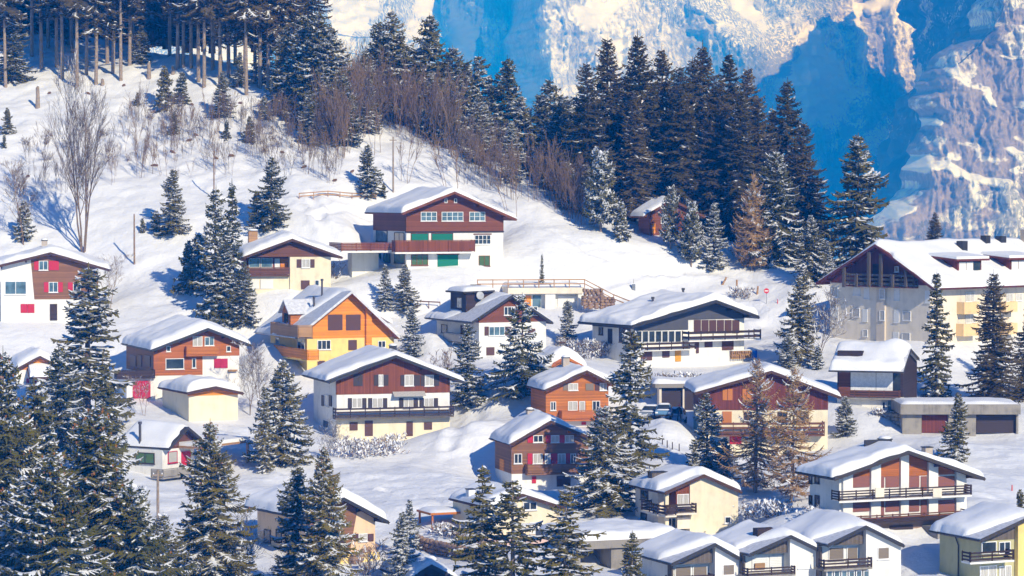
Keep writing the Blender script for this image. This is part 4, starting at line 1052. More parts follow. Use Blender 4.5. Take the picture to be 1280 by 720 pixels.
# wide red-brown house behind the larches
h = start(HS['maroon'], 'wide maroon boarded house with cream base and orange shutters behind two larches', M['cream'])
clad(h, 'wmaroon', 960, 512.5)
roof(h, M['soffit'], soff=M['soffit'], snow=.55, seed=25, lumps=.1)
for a, b in ((903.2, 909.2), (909.8, 915.6)): panel(h, 'shutter', 'sorange', a, 486, b, 500.3, off=.07)
for a, b in ((928, 933), (933.5, 939)): panel(h, 'shutter', 'sorange', a, 486, b, 500.3, off=.07)
panel(h, 'shutter', 'sorange', 903, 514.3, 914.6, 530); win(h, 930, 515, 940, 526, gm='glass', fm='wbrown'); win(h, 972, 515, 984, 527, gm='glass', fm='wbrown'); win(h, 1000, 518, 1011, 529, gm='glass', fm='wbrown')
balcony(h, 897, 527.5, 1031, 543.5, 1.2, railm='wbrown', slabm='wbrown', n=3)
panel(h, 'door', 'red', 912, 545, 927, 555); chimney(h, 959.5, 966, 457.5, 3.0, 'dark', None)
# brown and white house with crimson garage
h = start(HS['redb'], 'orange-brown and white chalet with thick snow roof and crimson garage door', M['white'])
vL = h.uv(222, 469)[1]; vR = h.uv(275, 444.8)[1]; um = h.uv(253, 450)[0]
block(h, 'cladding', M['wchalet'], -.03, um, -.05, .3, vL); block(h, 'cladding', M['wchalet'], um + .002, h.W + .03, -.05, .3, vR)
block(h, 'cladding', M['wtaupe'], -.04, .2, .302, h.L - .05, vL)
roof(h, M['dark'], soff=M['wdark'], snow=.85, seed=26, lumps=.1)
win(h, 241, 420.5, 253, 433, off=.08, mull=1, gm='curtain'); win(h, 255.8, 421, 267.5, 432, off=.08, mull=1, gm='glassskytint')
balcony(h, 233, 433.5, 274, 443.5, .8, railm='wrust', slabm='wchalet', style='solid')
win(h, 208, 432.5, 213.3, 439.5, off=.08, mull=0); win(h, 283, 432.3, 288.5, 439.5, off=.08, mull=0); win(h, 207, 448, 230, 461.5, off=.08, mull=0, gm='glass'); win(h, 240, 447.8, 245, 460, off=.08, mull=0)
shutters(h, 448.3, 460, 'crimson', (267.7, 275.9), (276.2, 284.5), off=.06)
panel(h, 'window_box', 'wpale', 285, 462, 296, 464.3, off=.1, d=.3)
for a, b in ((163, 170), (172.5, 177), (181, 188)): panel(h, 'shutter', 'sbrown', a, 444, b, 458, side='L', off=.07)
# garage wing
t0 = 0.2; u_ = -3.2
v1g = h.uv(180, 472, 1.0)[1]
MB().box(-3.4, -.06, -.9, h.L - 1, h.vdn, v1g).build('garage_wing', M['white'], h.root)
balcony(h, 146, 463, 194, 472, 1.4, railm='wdark', slabm='wdark', style='solid', t_in=0)
panel(h, 'garage_door', 'crimson', 166, 476, 176.7, 498, off=.96); panel(h, 'garage_door', 'crimson', 177.2, 476, 188, 498, off=.96)
# shed with orange gable
h = start(HS['shed'], 'plain beige garage shed with narrow orange gable and rounded snow roof', M['cream'], cat='shed', name='garage_shed')
clad(h, 'worange', 270, 494, side=False)
roof(h, M['soffit'], soff=M['soffito'], snow=.85, seed=27, lumps=.05, round_=1.1, purl=False)
# lower left white house
h = start(HS['lowleft'], 'low white house with brown gable and olive-green curtained window, behind left spruces', M['white'])
clad(h, 'wbrown', 230, 559, side=False)
roof(h, M['roofdark'], soff=M['wdark'], snow=.42, seed=28, lumps=.06, purl=False)
win(h, 170, 565.8, 193, 579.3, side='L', gm='glassgreen', mull=1, fm='wdark'); panel(h, 'shutter', 'red', 170, 595, 183, 606, side='L'); panel(h, 'shutter', 'red', 191, 596, 203, 606, side='L')
win(h, 210, 564, 221.5, 578.5, mull=0, fm='red', gm='curtain'); panel(h, 'door', 'red', 227, 564, 238, 586)
balcony(h, 204, 585, 240, 595, 1.6, railm='concrete', slabm='concrete', style='solid'); flue(h, 175, 527, 540, 3.0, .14)
vq = h.uv(250, 560, 2)[1]
po = MB().box(h.W * .5, h.W + 6.5, -2.4, 3.0, vq, vq + .22).build('porch_roof', M['wpale'], h.root)
MB().box(h.W * .5 + .05, h.W + 6.45, -2.35, 2.95, vq + .222, vq + .6).build('porch_snow', M['roofsnow'], po)
for u_ in (h.W + .8, h.W + 6.2): MB().box(u_, u_ + .2, -2.2, -2.0, h.vdn, vq - .002).build('porch_post', M['wpale'], h.root)
# tiny orange gabled house at the left edge
h = start(HS['tiny'], 'small white cottage with orange gable and red shutters at the left edge', M['white'], cat='cottage', name='cottage')
clad(h, 'worange', 45, 462, side=False)
roof(h, M['soffit'], soff=M['soffito'], snow=.75, seed=29, lumps=.1, purl=False)
u0, u1, q0, q1 = rect(h, 'F', 36, 463, 76, 468, 2)
po = MB().hexa([(u0, -2.2, q0 - .5), (u1, -2.2, q0 - .5), (u1, 0, q1), (u0, 0, q1), (u0, -2.2, q0 - .3), (u1, -2.2, q0 - .3), (u1, 0, q1 + .2), (u0, 0, q1 + .2)]).build('porch_roof', M['soffit'], h.root)
MB().hexa([(u0 + .1, -2.15, q0 - .295), (u1, -2.15, q0 - .295), (u1, -.02, q1 + .202), (u0 + .1, -.02, q1 + .202), (u0 + .2, -2.0, q0 + .3), (u1 - .1, -2.0, q0 + .3), (u1 - .1, -.05, q1 + .75), (u0 + .2, -.05, q1 + .75)]).build('porch_snow', M['roofsnow'], po)
shutwin(h, 473, 483, (33, 36.5, 43, 46.5), 'red'); panel(h, 'door', 'wbrown', 55, 474, 61, 488)
# peach house bottom left
h = start(HS['peach'], 'peach house with slanted brown gable recess behind two dark spruces, bottom left', M['peach'])
us = h.uv(441, 660)[0]; ut = h.uv(446.5, 640)[0]
MB().prism([(0, h.vdn), (us - .3, h.vdn), (h.uv(436, 695)[0], h.uv(436, 695)[1]), (ut, h.rv(ut) - .24), (h.A[0], h.rv(h.A[0]) - .24), (0, h.rv(0) - .24)], -.06, .2).build('cladding', M['wtaupe'], h.root)
roof(h, M['dark'], soff=M['wdark'], snow=.75, seed=30, lumps=.08)
shutwin(h, 667, 676.8, (441.8, 448, 459, 466.8), 'sbrown', off=.05, bars=1)
for a, b in ((420, 428), (420, 428)): pass
win(h, 418, 640, 428, 652, off=.09); panel(h, 'door', 'wdark', 420, 668, 432, 688, off=.09)
win(h, 330, 662, 338, 678, side='L', mull=0, fm='wdark'); win(h, 345, 662, 352, 678, side='L', mull=0, fm='wdark')
u0, u1, q0, q1 = rect(h, 'F', 425, 692, 474, 706, .5); MB().box(u0, u1, -.6, .3, h.vdn, q1).build('plinth', M['yellow'], h.root)
# brown and white house in the middle
h = start(HS['brownw'], 'large white and red-brown chalet with long dark balcony, left of centre', M['white'])
clad(h, 'wred', 490, 492, side=False)
block(h, 'base_wall', M['cream'], -.02, h.W + .02, -.06, .3, h.vdn, h.uv(490, 522)[1])
roof(h, M['dark'], soff=M['soffit'], snow=.5, seed=31, lumps=.08, bare=(1.2, .4, 0, 0))
panel(h, 'shutter', 'sdark', 442, 468.2, 447.3, 482.5, off=.07); panel(h, 'shutter', 'sdark', 447.7, 468.2, 453.3, 482.5, off=.07)
shutwin(h, 468.2, 482.3, (467.5, 473.3, 479, 485.5), 'sdark', off=.07); shutwin(h, 468.4, 482.3, (500.6, 505.6, 517, 525), 'sdark', off=.07, mull=1); shutwin(h, 468.6, 482.5, (526, 531, 542, 549), 'sdark', off=.07)
for q in ((435, 440, 452.5, 458), (460.3, 465.3, 478.5, 484), (499, 504.5, 516.5, 522.5), (524.5, 530, 542, 547.5)): shutwin(h, 497.3, 510, q, 'sdark', off=.05)
u0, u1, q0, q1 = rect(h, 'F', 493, 492.5, 533, 495.5, .9); MB().hexa([(u0, -.9, q0), (u1, -.9, q0), (u1, -.05, q0 + .45), (u0, -.05, q0 + .45), (u0, -.9, q0 + .05), (u1, -.9, q0 + .05), (u1, -.05, q0 + .5), (u0, -.05, q0 + .5)]).build('awning', M['curtain'], h.root)
balcony(h, 419, 508.5, 567.5, 521, 1.2, railm='wdark', slabm='wgrey', n=3)
for a, b, c, d in ((437, 528, 447, 538), (456, 526, 466, 545), (508, 527, 516, 545), (530, 528, 540, 537)): panel(h, 'shutter' if d < 540 else 'door', 'sbrown', a, b, c, d, off=.08)
shutwin(h, 494, 508, (402, 406, 411, 414.6), 'sdark', side='L', off=.05); win(h, 404, 525, 411, 535, side='L', mull=0)
MB().lathe([(.25, 0), (.25, .5), (.02, .55)], (0, 0, 0), 8).build('chimney', M['dark'], h.roof).location = (h.A[0], .2, h.A[1]); chimney(h, 488, 496, 433, 2.6, 'dark', 'snow', .6)
# cabin in the wood
h = start(HS['cabin'], 'small brown wooden cabin with red tiled ridge at the edge of the dark grove', M['wredh'], cat='cabin', name='cabin')
roof(h, M['wbrown'], soff=M['wbrown'], mat=M['rooftile'], snow=.45, seed=32, lumps=.1, bare=(0, .5, 3.5, 1.5), purl=False)
panel(h, 'door', 'worange', 815, 279, 819, 292); chimney(h, 822, 828, 246, 2.2, 'brick', None, .6); win(h, 826, 272, 832, 279)
h = start(HS['hut'], 'tiny wooden hut almost buried under a mound of snow behind the rust chalet', M['wchalet'], cat='hut', name='hut')
roof(h, M['wchalet'], soff=M['soffito'], snow=1.0, seed=33, lumps=.1, purl=False, round_=1.4)
chimney(h, 703, 709, 446, .6, 'brick', None, .5)
# ------------------------------------------------------------------ trees: prototypes
class Leafy:
    """collects roof-shaped twigs (a ridge line with two hanging sides) as quads"""
    def __init__(s): s.V = []; s.Q = []; s.M = []; s.n = 0
    def tents(s, P, T, side, drop, wid, mi, lift=0.0):
        # P base points, T tip points, side unit vectors, drop (hang), wid (half width)
        k = len(P)
        if k == 0: return
        up = np.array([0, 0, 1.0])
        P = P + up * lift; T = T + up * lift
        d = drop[:, None]; w_ = side * wid[:, None]
        a = P - up * d + w_; b = T - up * d * .6 + w_ * .35
        c = P - up * d - w_; e = T - up * d * .6 - w_ * .35
        v = np.stack([P, T, b, a, e, c], 1).reshape(-1, 3)
        o = s.n + np.arange(k)[:, None] * 6
        q = np.concatenate([o + np.array([0, 1, 2, 3]), o + np.array([0, 5, 4, 1])], 0)
        s.V.append(v); s.Q.append(q); s.M.append(np.full(len(q), mi)); s.n += len(v)
    def mesh(s, name, mats):
        return np_mesh(name, np.concatenate(s.V), np.concatenate(s.Q), mats, np.concatenate(s.M))

def spruce(seed, h, ratio, snow=.5, gap=1.3, cb=.05, droop=.35, mats=('needle', 'treesnow'), fine=1.0, lean=.0, power=.72, cones=0, ragged=.25, twig=.9, trunkmat='bark', thin=1.0, upturn=.2, tw=1.0, tkr=.0125, stubs=0):
    r = np.random.RandomState(seed); lf = Leafy(); sx = seed * 1.37
    z = cb * h + .15
    n_w = 0
    while z < h * .985:
        rel = (z - cb * h) / (h - cb * h)
        rad0 = ratio * h * (1 - rel) ** power * (1 - .35 * np.exp(-rel * 16)) + .12
        nb = max(4, int(r.randint(5, 8) * (1 if rel < .8 else .8)))
        a0 = r.rand() * 6.28
        for b in range(nb):
            if r.rand() > thin: continue
            az = a0 + b * 6.283 / nb + r.normal(0, .25)
            ca, sa = math.cos(az), math.sin(az)
            lobe = vnoise(ca * 1.1 + sx, z / (h * .13) + sa * 1.1 + 3) * 2 - 1
            rad = rad0 * (1 + .42 * lobe + r.normal(0, ragged * .7))
            if rad < .1: rad = .1
            load = vnoise(ca * 1.3 + sx + 9, z / (h * .10) + sa * 1.3)
            bsn = min(1.0, snow * (.25 + 1.5 * load))
            loaded = r.rand() < bsn
            dirv = np.array([ca, sa, 0]); per = np.array([-dirv[1], dirv[0], 0])
            zz = z + r.normal(0, .12)
            dr = droop * (1 - rel * 1.1) + r.normal(0, .08)
            def pt(s_):
                s_ = np.asarray(s_)[:, None]
                return dirv * (rad * s_) + np.array([0, 0, 1.0]) * (zz + rad * (-dr * s_ - .25 * s_ ** 2 + (upturn + .12) * s_ ** 4 + max(0, rel - .45) * .9 * s_))
            step = .24 / fine
            n = max(2, int(rad / step))
            ss = (np.arange(n) + .5) / n
            ss = ss[ss > .1]
            if len(ss) == 0: ss = np.array([.5])
            P = pt(ss); Pn = pt(np.minimum(ss + 1.4 / n, 1.05))
            # spine
            k = len(ss)
            lf.tents(P, Pn, np.tile(per, (k, 1)), r.uniform(.08, .2, k) * min(1.3, .6 + rad * .3) * tw, r.uniform(.05, .12, k) * tw, 0)
            for sg in (-1, 1):
                ln = (twig * .42 * rad * (1.02 - ss) ** .7 + .16) * r.uniform(.6, 1.2, k)
                ln = np.minimum(ln, 1.1)
                tip = P + (dirv * r.uniform(.35, .8, (k, 1)) + per * sg * r.uniform(.6, 1.0, (k, 1))) * ln[:, None] - np.array([0, 0, 1]) * (ln * r.uniform(.15, .6, k))[:, None]
                sd = np.cross(tip - P, [0, 0, 1.0]); sd /= np.maximum(np.linalg.norm(sd, axis=1, keepdims=True), 1e-6)
                lf.tents(P, tip, sd, r.uniform(.07, .2, k) * tw, r.uniform(.05, .11, k) * tw, 0)
                m = r.rand(k) < (bsn * .9 if loaded else bsn * .08) * (.5 + .6 * ss)
                if m.any():
                    w0 = r.uniform(.55, 1.0, (m.sum(), 1))
                    lf.tents(P[m], P[m] + (tip[m] - P[m]) * w0, sd[m], r.uniform(.05, .11, m.sum()), r.uniform(.08, .17, m.sum()), 1, .05)
            # hanging sprays
            hm_ = r.rand(k) < (.85 if tw == 1 else .3)
            if hm_.any():
                q = P[hm_]; kk = len(q)
                tip = q + per * r.normal(0, .15, (kk, 1)) + dirv * r.normal(.05, .12, (kk, 1)) - np.array([0, 0, 1]) * (r.uniform(.2, .55, (kk, 1)) * min(1.2, .5 + rad * .3))
                an = r.rand(kk) * 6.28
                sd = np.stack([np.cos(an), np.sin(an), 0 * an], 1)
                lf.tents(q, tip, sd, r.uniform(.0, .05, kk) * tw, r.uniform(.06, .14, kk) * tw, 0)
            m = r.rand(k) < (.92 if loaded else .06)
            if m.any():
                lf.tents(P[m], Pn[m], np.tile(per, (m.sum(), 1)), r.uniform(.07, .15, m.sum()), r.uniform(.15, .30, m.sum()), 1, .08)
            if cones and rel > .35 and r.rand() < cones:
                kc = r.randint(1, 5); q = pt(r.uniform(.55, 1, kc)) + r.normal(0, .15, (kc, 3))
                an = r.rand(kc) * 6.28; sd = np.stack([np.cos(an), np.sin(an), 0 * an], 1)
                for ax in (sd, np.stack([-sd[:, 1], sd[:, 0], sd[:, 2]], 1)):
                    lf.tents(q, q - np.array([0, 0, .24]), ax, np.zeros(kc), np.full(kc, .075), 2)
        z += (.34 * gap) * (1.25 - .55 * rel) * r.uniform(.8, 1.2)
        n_w += 1
    lf.tents(np.array([[0, 0, h * .96]]), np.array([[0, 0, h * 1.02]]), np.array([[1.0, 0, 0]]), np.array([.05]), np.array([.06]), 0)
    ms = [M[x] for x in mats] + ([M['cone']] if cones else [])
    crown = lf.mesh('crown', ms)
    tr = max(.09, h * tkr)
    tk = MB().tube([(0, 0, -1.5), (0, 0, 0), (0, 0, h * .3), (0, 0, h * .65), (0, 0, h * .99)], [tr * 1.5, tr * 1.25, tr * .95, tr * .5, .02], 8, False)
    rr_ = random.Random(seed)      # dead stubs along the bare stem
    for i in range(stubs):
        z = h * (.06 + (cb - .04) * rr_.random()); a = rr_.random() * 6.28; l = rr_.uniform(.3, 1.3)
        tk.tube([(0, 0, z), (math.cos(a) * l, math.sin(a) * l, z + rr_.uniform(-.3, .1))], [.04, .015], 3, False)
    tm = tk.mesh('trunk'); tm.materials.append(M[trunkmat]); tm.polygons.foreach_set('use_smooth', [True] * len(tm.polygons))
    return (h, tm, crown)

def limbs(seed, h, spread, levels, n1, trunk_r, up=.6, mat='twig', base_r=.15, stems=1, snow=.0, twigk=4, minr=.013, lean=.1, start=.25):
    r = random.Random(seed); mb = MB(); sb = Leafy(); sp_ = []
    def br(p, d, ln, rad, lev):
        k = 3 if lev else 5
        pts = [p]; q = p.copy(); dd = d.copy()
        for i in range(k):
            dd = (dd + Vector((r.gauss(0, .13), r.gauss(0, .13), r.gauss(.05, .1))) * (1 if lev else .6)).normalized()
            q = q + dd * (ln / k); pts.append(q.copy())
        rr = [max(minr, rad * (1 - .75 * i / k)) for i in range(k + 1)]
        mb.tube(pts, rr, 5 if rad > .05 else 3, False)
        if snow and lev and r.random() < snow: sp_.append((pts[0], pts[2]))
        if lev < levels:
            for j in range(n1 if lev == 0 else twigk):
                s = start + (1 - start) * (j + r.random()) / (n1 if lev == 0 else twigk) if lev == 0 else .2 + .8 * r.random()
                x = s * k; i = min(int(x), k - 1); pp = pts[i].lerp(pts[i + 1], x - i)
                az = r.random() * 6.28
                side = Vector((math.cos(az), math.sin(az), 0))
                side = (side - dd * side.dot(dd)).normalized()
                nd = (dd * (up + r.gauss(0, .1)) + side * (spread + r.gauss(0, .15)) + Vector((0, 0, .18))).normalized()
                br(pp, nd, ln * (.5 if lev == 0 else .58) * r.uniform(.6, 1.1) * (1 - .45 * s if lev == 0 else 1), max(minr, rr[i] * .55), lev + 1)
    for s in range(stems):
        az = r.random() * 6.28
        d = Vector((math.cos(az) * lean * r.random() * (2 if stems > 1 else .3), math.sin(az) * lean * r.random() * (2 if stems > 1 else .3), 1)).normalized()
        bq = base_r * r.uniform(.4, 1.2) * (stems > 1)
        br(Vector((math.cos(az) * bq, math.sin(az) * bq, -.3)), d, h * r.uniform(.8, 1.0) if s else h, trunk_r * (1 if stems == 1 else .7), 0)
    if mb.f:
        sb.V.append(np.array(mb.v)); sb.Q.append(np.array(mb.f)); sb.M.append(np.zeros(len(mb.f), int)); sb.n = len(mb.v)
    if sp_:
        P = np.array([a for a, b in sp_]); T = np.array([b for a, b in sp_]); k = len(P)
        sd = np.cross(T - P, [0, 0, 1.0]); sd /= np.maximum(np.linalg.norm(sd, axis=1, keepdims=True), 1e-6)
        sb.tents(P, T, sd, np.full(k, .05), np.full(k, .05), 1, .03)
    return (h, sb.mesh('bare_tree', [M[mat], M['treesnow']]), None)

def larch(seed, h, ratio, snow, mat='larch', dens=1.0):
    return spruce(seed, h, ratio, snow=snow, gap=1.0, cb=.08, droop=.18, mats=(mat, 'treesnow'), power=.75, twig=.75, thin=.92 * dens, fine=1.1, trunkmat='barkpine', upturn=.35, tw=.5, ragged=.3)
def tallpine(seed, h, cbase, ratio):
    return spruce(seed, h, ratio, snow=.22, gap=1.4, cb=cbase, droop=.45, mats=('needledk', 'treesnow'), trunkmat='barkpine', thin=.9, ragged=.35, power=.6, tkr=.0088, stubs=26)
PR = {}
for i in range(5): PR['s%d' % i] = spruce(100 + i, 14, (.20, .17, .22, .18, .235)[i], snow=(.55, .66, .5, .74, .62)[i])
for i in range(3): PR['slim%d' % i] = spruce(120 + i, 15, (.105, .12, .095)[i], snow=(.32, .42, .3)[i], droop=.55)
for i in range(4): PR['d%d' % i] = spruce(130 + i, 25, (.135, .15, .12, .14)[i], snow=(.07, .05, .1, .16)[i], mats=('needledk', 'treesnow'), gap=1.25, droop=.5, ragged=.3)
for i in range(3): PR['f%d' % i] = spruce(140 + i, 13, (.20, .17, .22)[i], snow=(.8, .9, .75)[i], mats=('needlebl', 'treesnow'), droop=.2)
for i in range(3): PR['y%d' % i] = spruce(150 + i, 5, (.24, .27, .22)[i], snow=(.3, .45, .6)[i], fine=1.3, gap=.7)
for i in range(2): PR['n%d' % i] = spruce(160 + i, 24, (.215, .19)[i], snow=(.52, .58)[i], mats=('needlefg', 'treesnow'), cones=(.7, .3)[i], gap=1.35, fine=1.15, droop=.42, ragged=.3, twig=1.15)
for i in range(2): PR['w%d' % i] = spruce(170 + i, 17, (.26, .25)[i], snow=(.72, .62)[i], droop=.55, gap=1.25, mats=('needle', 'treesnow'))
for i in range(2): PR['a%d' % i] = spruce(180 + i, 8, (.24, .22)[i], snow=(.75, .55)[i], mats=('needlebl', 'treesnow'), power=.45, droop=-.1, upturn=.3, gap=.9, cb=.14, trunkmat='barkpine')
for i in range(3): PR['l%d' % i] = larch(190 + i, 16, (.21, .22, .22)[i], (.2, .16, .06)[i])
for i in range(2): PR['t%d' % i] = spruce(200 + i, 13, (.15, .17)[i], snow=(.3, .25)[i], gap=1.5, thin=.88, droop=.45, ragged=.35, mats=('needlefg', 'treesnow'), trunkmat='barkpine')
for i in range(4): PR['p%d' % i] = tallpine(210 + i, 27, (.40, .5, .30, .44)[i], (.14, .12, .14, .13)[i])
for i in range(2): PR['o%d' % i] = spruce(220 + i, 13, (.25, .22)[i], snow=(.6, .5)[i], gap=1.55, thin=.9, droop=.28, ragged=.28, twig=1.25)
PR['big_bare'] = limbs(301, 17, .5, 3, 14, .22, up=.9, stems=4, twigk=7, lean=.12, base_r=.2, mat='twigpale', snow=.25)
PR['bare0'] = limbs(302, 9, .6, 3, 9, .09, stems=2, twigk=5, lean=.14, snow=.2); PR['bare1'] = limbs(303, 8, .7, 3, 9, .08, stems=3, twigk=5, lean=.2, mat='twigpale', snow=.3)
for i in range(5): PR['sap%d' % i] = limbs(310 + i, 7, (.28, .32, .24, .36, .3)[i], 2, 9, .05, up=1.2, stems=(3, 4, 2, 5, 6)[i], twigk=3, lean=.07, base_r=.9, start=.35, minr=.0165, mat=('twig', 'twigpale')[i % 2])
for i in range(3): PR['bush%d' % i] = limbs(320 + i, 2.6, .6, 2, 6, .03, stems=8, twigk=4, lean=.4, minr=.014, mat=('twig', 'twigpale')[i % 2], snow=(.15, .3, .5)[i], start=.1)
KIND = dict(s='spruce_tree', slim='spruce_tree', d='spruce_tree', f='frosted_spruce_tree', y='young_spruce', n='spruce_tree', w='spruce_tree', a='arolla_pine', l='larch_tree', t='spruce_tree', o='spruce_tree', p='pine_tree', big='bare_tree', bare='bare_tree', sap='bare_sapling', bush='bare_bush')
CAT = dict(spruce_tree='spruce', frosted_spruce_tree='spruce', young_spruce='young spruce', arolla_pine='pine', larch_tree='larch', pine_tree='pine', bare_tree='bare tree', bare_sapling='sapling', bare_bush='bush')
trnd = random.Random(5)
def tree(kind, px, ytop, ybase, label, group=None, D=None, wide=1.0, base_d=0.0):
    pr = PR[kind]; stem = KIND[kind.rstrip('0123456789').split('_')[0]]
    p = at(px, ybase, D) if D else hit(px, ybase)[0]
    hgt = max(.6, (ybase - ytop) * p[1] / F)
    s = hgt / pr[0]
    rz = trnd.random() * 6.28
    if pr[2] is None:
        o = bpy.data.objects.new(stem, pr[1]); COL.objects.link(o)
    else:
        o = bpy.data.objects.new(stem, None); COL.objects.link(o)
        link('trunk', pr[1], o)
        if pr[2] is not None: link('crown' if stem not in ('bare_tree', 'bare_bush', 'bare_sapling') else 'snow_load', pr[2], o)
        if len(pr) > 3: link('dead_branches', pr[3], o)
    o.location = (p[0], p[1], p[2] - .12); o.rotation_euler = (trnd.gauss(0, .012), trnd.gauss(0, .012), rz)
    if kind[0] in 'sntw' and kind[:2] not in ('sl', 'sa'): wide *= 1.42
    if kind[0] == 'f': wide *= 1.25
    o.scale = (s * wide, s * wide, s)
    tag(o, label, CAT[stem], group)
    return o
T = tree
# ---- single trees you could point at
T('s1', 108, 330, 540, 'tall dense snow-dusted spruce in front of the red-shuttered white chalet', wide=1.3)
T('s0', 78, 432, 600, 'spruce just left of the tall dense one, its top below that chalet')
T('o1', 128, 446, 640, 'open-branched spruce standing below the tall dense one, in front of the crimson garage chalet')
T('n1', 6, 435, 790, 'big spruce cut by the left edge of the picture', wide=.75)
T('s2', 48, 475, 760, 'tall spruce second from the left edge, behind the cone-bearing spruce', wide=.9)
T('n0', 122, 505, 850, 'largest near spruce hung with brown cones, lower left', wide=1.0)
T('s3', 172, 612, 800, 'snowy spruce right of the cone-bearing one, below the low white house', wide=.8)
T('w1', 205, 640, 800, 'low snowy spruce in the bottom left foreground', wide=.9)
T('s4', 30, 590, 860, 'broad snowy spruce in the bottom left corner', wide=1.0)
T('w0', 165, 600, 860, 'wide snowy spruce between the cone-bearing spruce and the low white house', wide=.8)
T('n1', 70, 560, 880, 'olive green near spruce left of the cone-bearing one', wide=1.0)
T('n1', 263, 524, 745, 'dark full spruce right of the low white house with its porch', wide=.95)
T('s4', 352, 447, 582, 'wide snow-laden spruce below the yellow house, left of the brown and white chalet')
T('slim1', 331, 480, 590, 'slim snowy spruce half hidden behind the wide one left of the brown and white chalet')
T('s0', 372, 580, 745, 'left one of the two dark spruces in front of the peach house', wide=1.0)
T('n1', 403, 556, 755, 'right and taller of the two dark spruces in front of the peach house', wide=.78)
T('y1', 296, 690, 745, 'small spruce at the bottom edge left of the peach house')
T('f0', 502, 636, 725, 'pale frosted spruce right of the peach house'); T('f1', 513, 622, 700, 'narrow frosted spruce just behind the pale one beside the peach house')
T('t0', 603, 582, 765, 'leftmost of three thin spruces before the pale cream house, bottom centre', wide=1.1)
T('t1', 641, 596, 770, 'middle one of three thin spruces before the pale cream house', wide=1.1)
T('t0', 706, 612, 775, 'rightmost and fullest of three spruces before the pale cream house', wide=1.35)
T('t1', 790, 662, 750, 'little thin spruce before the flat snowy garage at the bottom')
T('s1', 268, 233, 402, 'slim pointed spruce, left of a pair between the red-shuttered and cream chalets', wide=.75)
T('slim0', 292, 226, 400, 'slim pointed spruce, right of a pair beside the cream chalet')
T('s3', 281, 300, 410, 'broader snowy spruce at the foot of the slim pair beside the cream chalet')
T('y0', 236, 300, 366, 'short spruce leftmost of the clump beside the cream chalet'); T('y2', 250, 290, 362, 'short spruce second in the clump beside the cream chalet'); T('s0', 305, 330, 408, 'low spruce at the right of the clump, close to the cream chalet')
T('s2', 338, 195, 288, 'dense spruce alone behind the cream chalet roof'); T('y0', 322, 238, 286, 'small dark spruce tucked left of the dense one behind the cream chalet')
T('s0', 216, 210, 293, 'spruce alone on the open snow above the utility pole'); T('y2', 195, 262, 292, 'small frosted spruce at the left foot of the lone one above the utility pole'); T('y1', 178, 272, 290, 'low frosted conifer bush furthest left of the lone spruce')
T('s0', 460, 180, 246, 'spruce alone on the slope left of the dark red chalet roof'); T('y0', 479, 228, 247, 'tiny spruce beside the lone one above the dark red chalet')
T('f1', 482, 330, 388, 'frosted spruce below the terrace of the dark red chalet'); T('s0', 506, 330, 392, 'darker spruce right of the frosted one below the dark red chalet')
T('f0', 516, 382, 448, 'snowy spruce between the orange house and the white dormer house')
T('s1', 585, 402, 507, 'spruce in front of the left corner of the white dormer house', wide=1.1)
T('o0', 653, 366, 497, 'large airy spruce before the front of the white dormer house', wide=1.25)
T('slim0', 677, 316, 382, 'very thin spruce standing before the carport below the wooden fence', wide=.7)
T('f0', 709, 374, 430, 'frosted young spruce between the white dormer house and the slate gabled house', wide=1.1)
T('s1', 786, 408, 606, 'tall spruce before the left end of the slate gabled house', wide=.95)
T('w0', 757, 505, 640, 'broad heavily laden spruce right of the dark brown red-shuttered chalet', wide=1.05)
T('s3', 884, 488, 588, 'snowy spruce before the left end of the maroon house'); T('y2', 868, 560, 592, 'low snow-covered conifer at the foot of the snowy spruce by the maroon house'); T('w1', 906, 545, 595, 'short wide spruce between the larches and the snowy spruce by the maroon house')
T('l0', 944, 444, 616, 'frosted larch, left of two before the maroon house', wide=1.0); T('l1', 990, 456, 628, 'brown larch, right of two before the maroon house', wide=1.1)
T('s4', 999, 342, 452, 'snowy spruce left of the apartment block, above the maroon house', wide=.85); T('f2', 984, 415, 462, 'white frosted bushy conifer left of the small dark house'); T('y2', 1022, 432, 462, 'small frosted conifer beside a bare tree above the small dark house')
T('f2', 1057, 494, 545, 'frosted bushy conifer right of the maroon house', wide=1.2)
T('slim0', 1171, 338, 500, 'slender dark spruce in front of the apartment block corner', wide=1.35); T('d0', 1241, 338, 508, 'wide dark spruce before the orange balconies', wide=1.6); T('d1', 1288, 372, 500, 'dark spruce cut by the right edge before the apartment block', wide=1.4)
T('s0', 1196, 488, 578, 'spruce before the concrete garages on the right', wide=.85); T('y0', 1275, 610, 648, 'small spruce at the right edge above the olive house')
T('s2', 1072, 168, 345, 'lone tall spruce left of the apartment roof, before the blue valley', wide=.95, D=395); T('d3', 1168, 264, 330, 'spruce top rising behind the apartment block ridge', wide=1.5, D=430)
T('w1', 1012, 268, 352, 'snowy spruce right of the brown larch by the grove', wide=.8); T('f0', 1035, 300, 352, 'frosted low spruce next to the apartment block gable', wide=.8)
T('l2', 940, 216, 338, 'golden brown larch in front of the dark grove', wide=.95); T('w0', 968, 188, 330, 'snow-streaked spruce right of the golden larch', wide=.8)
T('a0', 751, 188, 290, 'frosted arolla pine at the left end of the grove'); T('y2', 776, 252, 300, 'low frosted spruce left of the brown cabin')
T('a1', 838, 234, 312, 'arolla pine covering the right half of the brown cabin', wide=.8); T('a1', 864, 252, 334, 'arolla pine with a bare stem right of the cabin', wide=.95); T('f0', 892, 252, 336, 'frosted spruce right of the two arolla pines', wide=.9)
T('big_bare', 104, 112, 316, 'large bare many-stemmed tree above the red-shuttered chalet', wide=.68)
